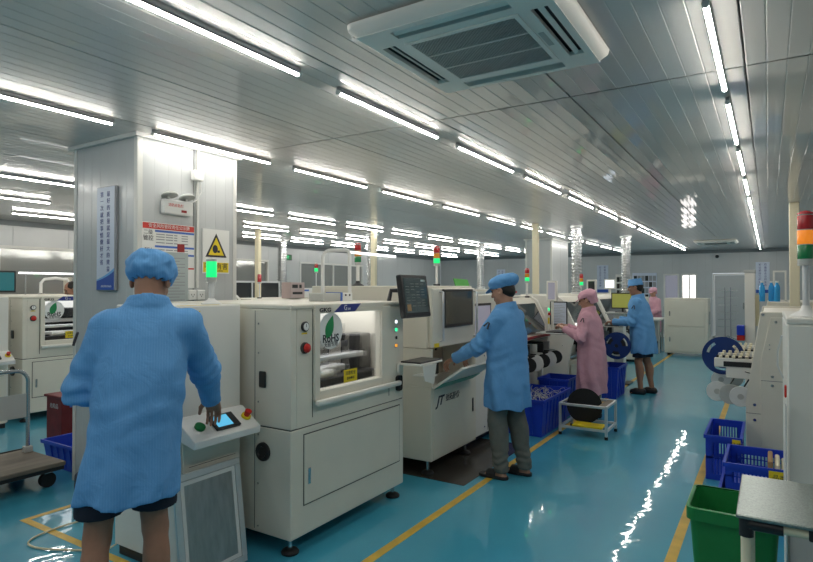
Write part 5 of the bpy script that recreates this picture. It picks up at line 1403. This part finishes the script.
    # ---- hands
    def hand(s, curl, palm):
        w_ = wri[s]; fw = (w_-elb[s]); fw /= np.linalg.norm(fw)
        pn = np.array(palm if palm is not None else (0, 0, -1), f32); pn = pn - fw*(pn@fw); pn /= np.linalg.norm(pn)   # palm normal
        sd = np.cross(fw, pn)                                                                                            # across the palm
        th_side = s*1.0 if np.cross(fw, pn)[0]*s < 0 else -s*1.0
        if sd[0]*s > 0: sd = -sd                                                                                        # thumb points to the middle
        C = lambda a, b, c: w_ + fw*a + sd*b + pn*c
        def fn(p):
            q = p-w_; u = np.stack([q@fw, q@sd, q@pn], 1)
            d = rbox(u, (.055, 0, 0), (.045, .040, .014), .013); d = smin(d, cap_(u, (-.05, 0, 0), (.02, 0, 0), .027, .026), .02)
            for j, (off, l0) in enumerate(((.030, .040), (.010, .045), (-.010, .042), (-.029, .034))):
                a0 = np.array((.092, off, 0), f32); a = curl*.55; p1 = a0; r_ = .0088
                for sgm, ln in enumerate((l0, l0*.65, l0*.5)):
                    p2 = p1 + np.array((math.cos(a)*ln, off*.04*(1 if sgm == 0 else 0), math.sin(a)*ln), f32)
                    d = smin(d, cap_(u, p1, p2, r_, r_*.92), .004); p1 = p2; r_ *= .93; a += curl*.65
            t0 = np.array((.025, .034, .006), f32); t1 = np.array((.055, .058, .018), f32); t2 = np.array((.085, .060+.004, .028+.012*curl), f32)
            d = smin(d, cap_(u, t0, t1, .014, .011), .010); d = smin(d, cap_(u, t1, t2, .0105, .0085), .005)
            return d
        return (fn, w_-.21, w_+.21, .0045 if res < .013 else .007)
    body_parts += [hand(1, curlR, palmR), hand(-1, curlL, palmL)]
    bo = sdf_obj('body', body_parts, skin, t)
    # ---- coat
    za = np.array([hem, .80, 1.02, 1.20, 1.34, 1.41, 1.455, 1.49, 1.53], f32)
    fw_ = .9 if female else 1.
    aa = np.array([.242, .236, .222, .226, .205, .160, .116, .086, .078], f32)*np.array([fw_*wide]*5+[fw_]+[1]*3, f32); bb_ = np.array([.192, .185, .172+belly, .166+belly*.6, .150, .122, .10, .088, .086], f32)
    cyv = np.array([.0, .0, lean*.25, lean*.5, lean*.85, lean, lean, lean, lean], f32)
    def coatf(p):
        z = p[:, 2]; a = np.interp(z, za, aa); b_ = np.interp(z, za, bb_); cy = np.interp(z, za, cyv)
        y = p[:, 1]-cy; x = p[:, 0]-hipx-(side-hipx)*np.clip((z-hem)/(1.4-hem), 0, 1); r_ = np.sqrt((x/a)**2+(y/b_)**2); th = np.arctan2(y/b_, x/a)
        fold = np.clip((1.15-z)/.5, 0, 1)
        d = (r_-1)*np.minimum(a, b_)*.9
        d = d + fold*.012*np.sin(th*7+seedv+2.*np.sin(z*5+seedv)) + .006*wob(p, 17, seedv) + .0035*wob(p, 41, seedv+1)
        d = d + .005*np.exp(-((z-1.02)/.10)**2)*np.sin(z*62+3*np.sin(th*2+seedv))*.6
        d = np.maximum(d, z-1.485)
        for s in (1, -1):
            ax_ = elb[s]-sh[s]; sp = sh[s]+np.array((-s*.02, 0, -.005), f32)
            u = cap_(p, sp, elb[s], .075*fw_, .068); v = cap_(p, elb[s], wri[s], .067, .050)
            q = np.linalg.norm(p-elb[s], axis=1); fr = np.exp(-(q/.11)**2)
            dirn = (wri[s]-sh[s])/np.linalg.norm(wri[s]-sh[s])
            sl_ = smin(u, v, .03) + .010*fr*np.sin((p@dirn)*95+2*np.sin(p[:, 0]*20)) + .007*wob(p, 33, seedv+s) + .003*wob(p, 70, seedv)
            fwd = (wri[s]-elb[s])/np.linalg.norm(wri[s]-elb[s])
            sl_ = np.maximum(sl_, (p-wri[s])@fwd - .012)
            d = smin(d, sl_, .035)
        d = np.maximum(d, hem - z + .010*np.sin(th*5+seedv))
        if collar:
            q = p-np.array((side, lean-.004, 1.475), f32); rr_ = np.sqrt((q[:, 0]/1.0)**2+(q[:, 1]/1.0)**2)
            cl = np.maximum(np.abs(rr_-.083+.25*(q[:, 2]-.0))-.011, np.abs(q[:, 2]-.003+.25*q[:, 1])-.028)
            d = smin(d, cl, .012)
        return d
    xs = [v[0] for dct in (elb, wri, sh) for v in dct.values()]; ysv = [v[1] for dct in (elb, wri, sh) for v in dct.values()]
    lo = (min(min(xs)-.11, -.32), min(min(ysv)-.11, -.26), min(hem-.03, min(wri[1][2], wri[-1][2])-.08)); hi = (max(max(xs)+.11, .32), max(max(ysv)+.11, .26), 1.56)
    co_ = sdf_obj('coat', [(coatf, lo, hi, res*.9)], coat, t)
    # ---- trousers or shorts
    def lowerf(p):
        d = None
        for s in (1, -1):
            if lower == 'shorts':
                e = kne[s]*.97+hip[s]*.03; q = cap_(p, hip[s], kne[s], .108, .092); q = np.maximum(q, max(kne[s][2]+.045, hem-.065)-p[:, 2])
            else:
                q = smin(cap_(p, hip[s], kne[s], .102, .078), smin(cap_(p, kne[s], ank[s]+np.array((0, -.012, .02), f32), .078, .064), ell(p, kne[s]*.68+ank[s]*.32+np.array((0, -.024, 0), f32), (.068, .076, .17)), .03), .03)
                q = q + .006*wob(p, 30, seedv+s) + .006*np.exp(-((p[:, 2]-.16)/.09)**2)*np.sin(p[:, 2]*110+4*np.sin(p[:, 0]*18)); q = np.maximum(q, .055-p[:, 2])
            d = q if d is None else smin(d, q, .02)
        return np.maximum(d, p[:, 2]-(hem+.12))
    if lower:
        lo = (min(v[0] for v in ank.values())-.16, min(min(v[1] for v in ank.values()), -.15)-.1, .03); hi = (max(v[0] for v in ank.values())+.16, max(max(v[1] for v in kne.values()), .12)+.12, 1.02)
        sdf_obj('shorts' if lower == 'shorts' else 'trousers', [(lowerf, lo, hi, .0115)], 'shorts' if lower == 'shorts' else 'trousers', t)
    for s in (1, -1):
        ft = ank[s]
        def sole(p): 
            return np.maximum(np.maximum(smin(cap_(p, ft+np.array((0, -.035, -.06), f32), ft+np.array((0, .14, -.06), f32), .042, .050), cap_(p, ft+np.array((0, .05, -.06), f32), ft+np.array((0, .15, -.06), f32), .046, .050), .03), p[:, 2]-.026), .0005-p[:, 2])
        def strap(p):
            o_ = cap_(p, ft+np.array((0, .04, -.052), f32), ft+np.array((0, .11, -.056), f32), .052, .052)
            return np.maximum(np.maximum(np.maximum(o_, -(o_+.011)), .012-p[:, 2]), np.maximum((p[:, 1]-ft[1]-.115), ft[1]+.025-p[:, 1]))
        def shoe(p):
            o_ = smin(cap_(p, ft+np.array((0, -.03, -.035), f32), ft+np.array((0, .12, -.045), f32), .047, .042), cap_(p, ft+np.array((0, -.01, -.03), f32), ft+np.array((0, .06, -.03), f32), .047, .050), .03)
            return np.maximum(o_, .0005-p[:, 2])
        lo = ft+np.array((-.09, -.11, -.08), f32); hi = ft+np.array((.09, .24, .06), f32)
        if shoes == 'slipper':
            so = sdf_obj('slipper', [(sole, lo, hi, .006)], 'shoe', t); sdf_obj('strap', [(strap, lo, hi, .005)], 'shoe', so)
        else: sdf_obj('shoe', [(shoe, lo, hi, .007)], 'shoe', t)
    # ---- hair, eyes, brows
    def hairf(p):
        q = HL_(p); o_ = ell(q, (0, -.018, .030), (.083, .100, .094))
        o_ = smin(o_, ell(q, (0, -.060, -.030), (.062, .050, .050)), .03) + .0015*wob(q, 160)
        o_ = np.maximum(o_, q[:, 1]-.055+np.clip(.05-q[:, 2], 0, .2)*.95); return np.maximum(o_, -nape-q[:, 2] + np.clip(q[:, 1]+.05, 0, 1)*.6)
    sdf_obj('hair', [(hairf, hc-np.array((.13, .16, .15), f32), hc+np.array((.13, .16, .16), f32), .006 if res < .013 else .009)], 'hair', t)
    for s in (1, -1):
        ep = hc + R@np.array((s*.031, .082, .010), f32); b = B().sph(tuple(ep), .0115, 8); o = b.obj('eye', 'eye', None, True); o.location = (0, 0, 0); o.data.transform(Matrix.Translation(ORG[o.name])); o.parent = t
        p0 = hc + R@np.array((s*.016, .0925, .033), f32); p1 = hc + R@np.array((s*.046, .083, .036), f32)
        o = B().cyl(tuple(p0), tuple(p1), .0045, n=6).obj('eyebrow', 'hair', None); o.location = (0, 0, 0); o.data.transform(Matrix.Translation(ORG[o.name])); o.parent = t
    # ---- cap
    if cap:
        def capf(p):
            q = HL_(p)
            if cap == 'soft':                               # round puffed hygiene cap
                d = ell(q, (0, -.018, .050), (.110, .126, .082)); d = smin(d, ell(q, (0, -.03, .015), (.098, .112, .055)), .02)
                d = d + .006*wob(q, 55, seedv) + .004*wob(q, 110, seedv); d = np.maximum(d, -.008 + .25*q[:, 1] - q[:, 2] + .006*np.sin(np.arctan2(q[:, 1], q[:, 0])*16))
            elif cap == 'visor':                            # flat puffed crown with a peak
                d = ell(q, (0, -.030, .076), (.116, .142, .066)); d = smin(d, ell(q, (0, -.012, .045), (.092, .110, .045)), .02) + .005*wob(q, 60, seedv)
                d = np.maximum(d, .018 - q[:, 2] + .12*q[:, 1])
                v = np.maximum(np.abs(q[:, 2]-.045+.42*(q[:, 1]-.085)+1.6*q[:, 0]**2)-.0035, np.sqrt((q[:, 0]/.078)**2+((q[:, 1]-.06)/.098)**2)*.08-.08); v = np.maximum(v, .055-q[:, 1]); d = np.minimum(d, v)
            elif cap == 'tall':                             # upright cap with straight band
                d = np.maximum(np.sqrt((q[:, 0]/.093)**2+((q[:, 1]+.008)/.110)**2)*.09-.09 + .16*np.clip(q[:, 2]-.04, 0, 1), np.abs(q[:, 2]-.078)-.052); d = d + .005*wob(q, 60, seedv)
                v = np.maximum(np.abs(q[:, 2]-.028+.35*(q[:, 1]-.08))-.0035, np.sqrt((q[:, 0]/.07)**2+((q[:, 1]-.07)/.055)**2)*.06-.06); v = np.maximum(v, .06-q[:, 1]); d = np.minimum(d, v)
            else:                                           # hood-like cap with long back and peak
                d = ell(q, (0, -.035, .052), (.108, .128, .085)); d = smin(d, ell(q, (0, -.085, -.03), (.085, .062, .085)), .04) + .005*wob(q, 50, seedv)
                d = np.maximum(d, np.minimum(.030 - q[:, 2], q[:, 1]+.02)); d = np.maximum(d, -.075-q[:, 2])
                v = np.maximum(np.abs(q[:, 2]-.045+.40*(q[:, 1]-.08)+1.5*q[:, 0]**2)-.0035, np.sqrt((q[:, 0]/.075)**2+((q[:, 1]-.06)/.085)**2)*.08-.08); v = np.maximum(v, .055-q[:, 1]); d = np.minimum(d, v)
            return d
        sdf_obj('cap', [(capf, hc-np.array((.16, .22, .12), f32), hc+np.array((.16, .22, .18), f32), .005 if res < .013 else .008)], coat, t)
    if badge:
        s = -1; a = (elb[s]-sh[s]); c = sh[s]+a*.28; a /= np.linalg.norm(a); out = np.array((-1., -.15, .2), f32); out -= a*(out@a); out /= np.linalg.norm(out); tn = np.cross(a, out); c = c+out*.085
        b = B(); q = lambda u, v, w_: tuple(c + tn*u + a*v + out*w_)
        for sg in (1, -1): b.hexa([q(0, -.028, -.006), q(sg*.010, -.028, -.006), q(sg*.010, -.028, .004), q(0, -.028, .004), q(sg*.014, .026, -.006), q(sg*.028, .026, -.006), q(sg*.028, .026, .004), q(sg*.014, .026, .004)])
        o = b.obj('sleeve_badge', 'ink', None); o.location = (0, 0, 0); o.data.transform(Matrix.Translation(ORG[o.name])); o.parent = t
    return t

# worker at the loader, seen from behind
person((-2.415, 1.56, 0), (-.80, .60), 1.80, 'person in blue coat, round cap and dark shorts pressing the loader panel', hem=.655, cap='soft',
       handR=(-2.60, 2.15, .925), handL=(-2.66, 1.70, 1.08), poleR=(.5, -1., -.2), poleL=(-1., -.5, -.7), headyaw=-.3, headpitch=-.50, lean=.06, lower='shorts', wide=.82, drop=.035, headfwd=.02, nape=.02,
       feet={1: (.10, .03), -1: (-.17, -.04)}, hipx=-.03, side=.045, curlR=.75, palmR=(0, .2, -1), belly=.012, seedv=.4)
# worker at the chute machine
person((-1.90, 4.66, 0), (-1., .12), 1.70, 'person in blue coat, peaked cap, grey trousers and black slippers at the chute', hem=.60, cap='visor', wide=.90,
       handR=(-2.33, 4.86, .99), handL=(-2.32, 4.50, .99), poleR=(.5, -.8, -.8), poleL=(-.3, -.3, -1.), headyaw=.10, headpitch=-.26, lean=.015, lower='trousers', shoes='slipper',
       feet={1: (.10, -.06), -1: (-.12, .05)}, seedv=2.2, skin='skin_light')
# woman in pink
person((-1.84, 7.2, 0), (-1., .10), 1.58, 'person in long pink coat and pink hood cap working at the key tray', coat='coat_pink', hem=.36, cap='hood', female=True,
       handR=(-2.16, 7.28, 1.11), handL=(-2.12, 7.04, 1.10), poleR=(.6, -.6, -1.), poleL=(-.5, -.5, -1.), headyaw=.32, headpitch=-.34, lean=.04, lower='trousers', shoes='shoe', seedv=4., skin='skin_light', drop=.015)
# man in shorts
person((-1.62, 9.36, 0), (-1., .05), 1.735, 'person in blue coat, upright cap and dark shorts at the yellow-green monitor', hem=.62, cap='tall',
       handR=(-2.0, 9.55, 1.10), handL=(-2.02, 9.22, 1.08), poleR=(.4, -.6, -1.), poleL=(-.4, -.5, -1.), headyaw=.10, headpitch=-.12, lean=.08, lower='shorts', shoes='shoe', seedv=5.5,
       feet={1: (.09, -.06), -1: (-.10, .06)})
# people further back
person((-2.55, 16.25, 0), (-.35, -1.), 1.60, 'person in pink coat and pink cap behind the far bench', coat='coat_pink', hem=.5, cap='hood', female=True, handR=(-2.85, 15.95, .98), handL=(-2.6, 15.9, .98),
       headpitch=-.3, lower='trousers', shoes='shoe', res=.02, badge=False, skin='skin_light')
person((-9.2, 4.93, 0), (-.2, -1.), 1.70, 'person with dark hair and white coat behind the far printer', coat='coat_white', hem=.6, cap=None, headpitch=-.4, lower='trousers', shoes='shoe', res=.02, badge=False, handR=(-9.3, 4.70, 1.05), handL=(-9.12, 4.70, 1.05))

duct(-10.1, 10.6, 1.36, 'silver corrugated duct rising from the long pale cabinet by the windows', .12)
for o_ in list(COL.objects):                       # third line stands close to the windowed wall
    if o_.parent is None and o_.name.split('.')[0] in ('machine_cabinet', 'control_box', 'bent_pipe', 'work_lamp', 'tower_light', 'glazed_frame', 'exhaust_duct') and o_.location.x < -9.3:
        o_.location.x -= .22
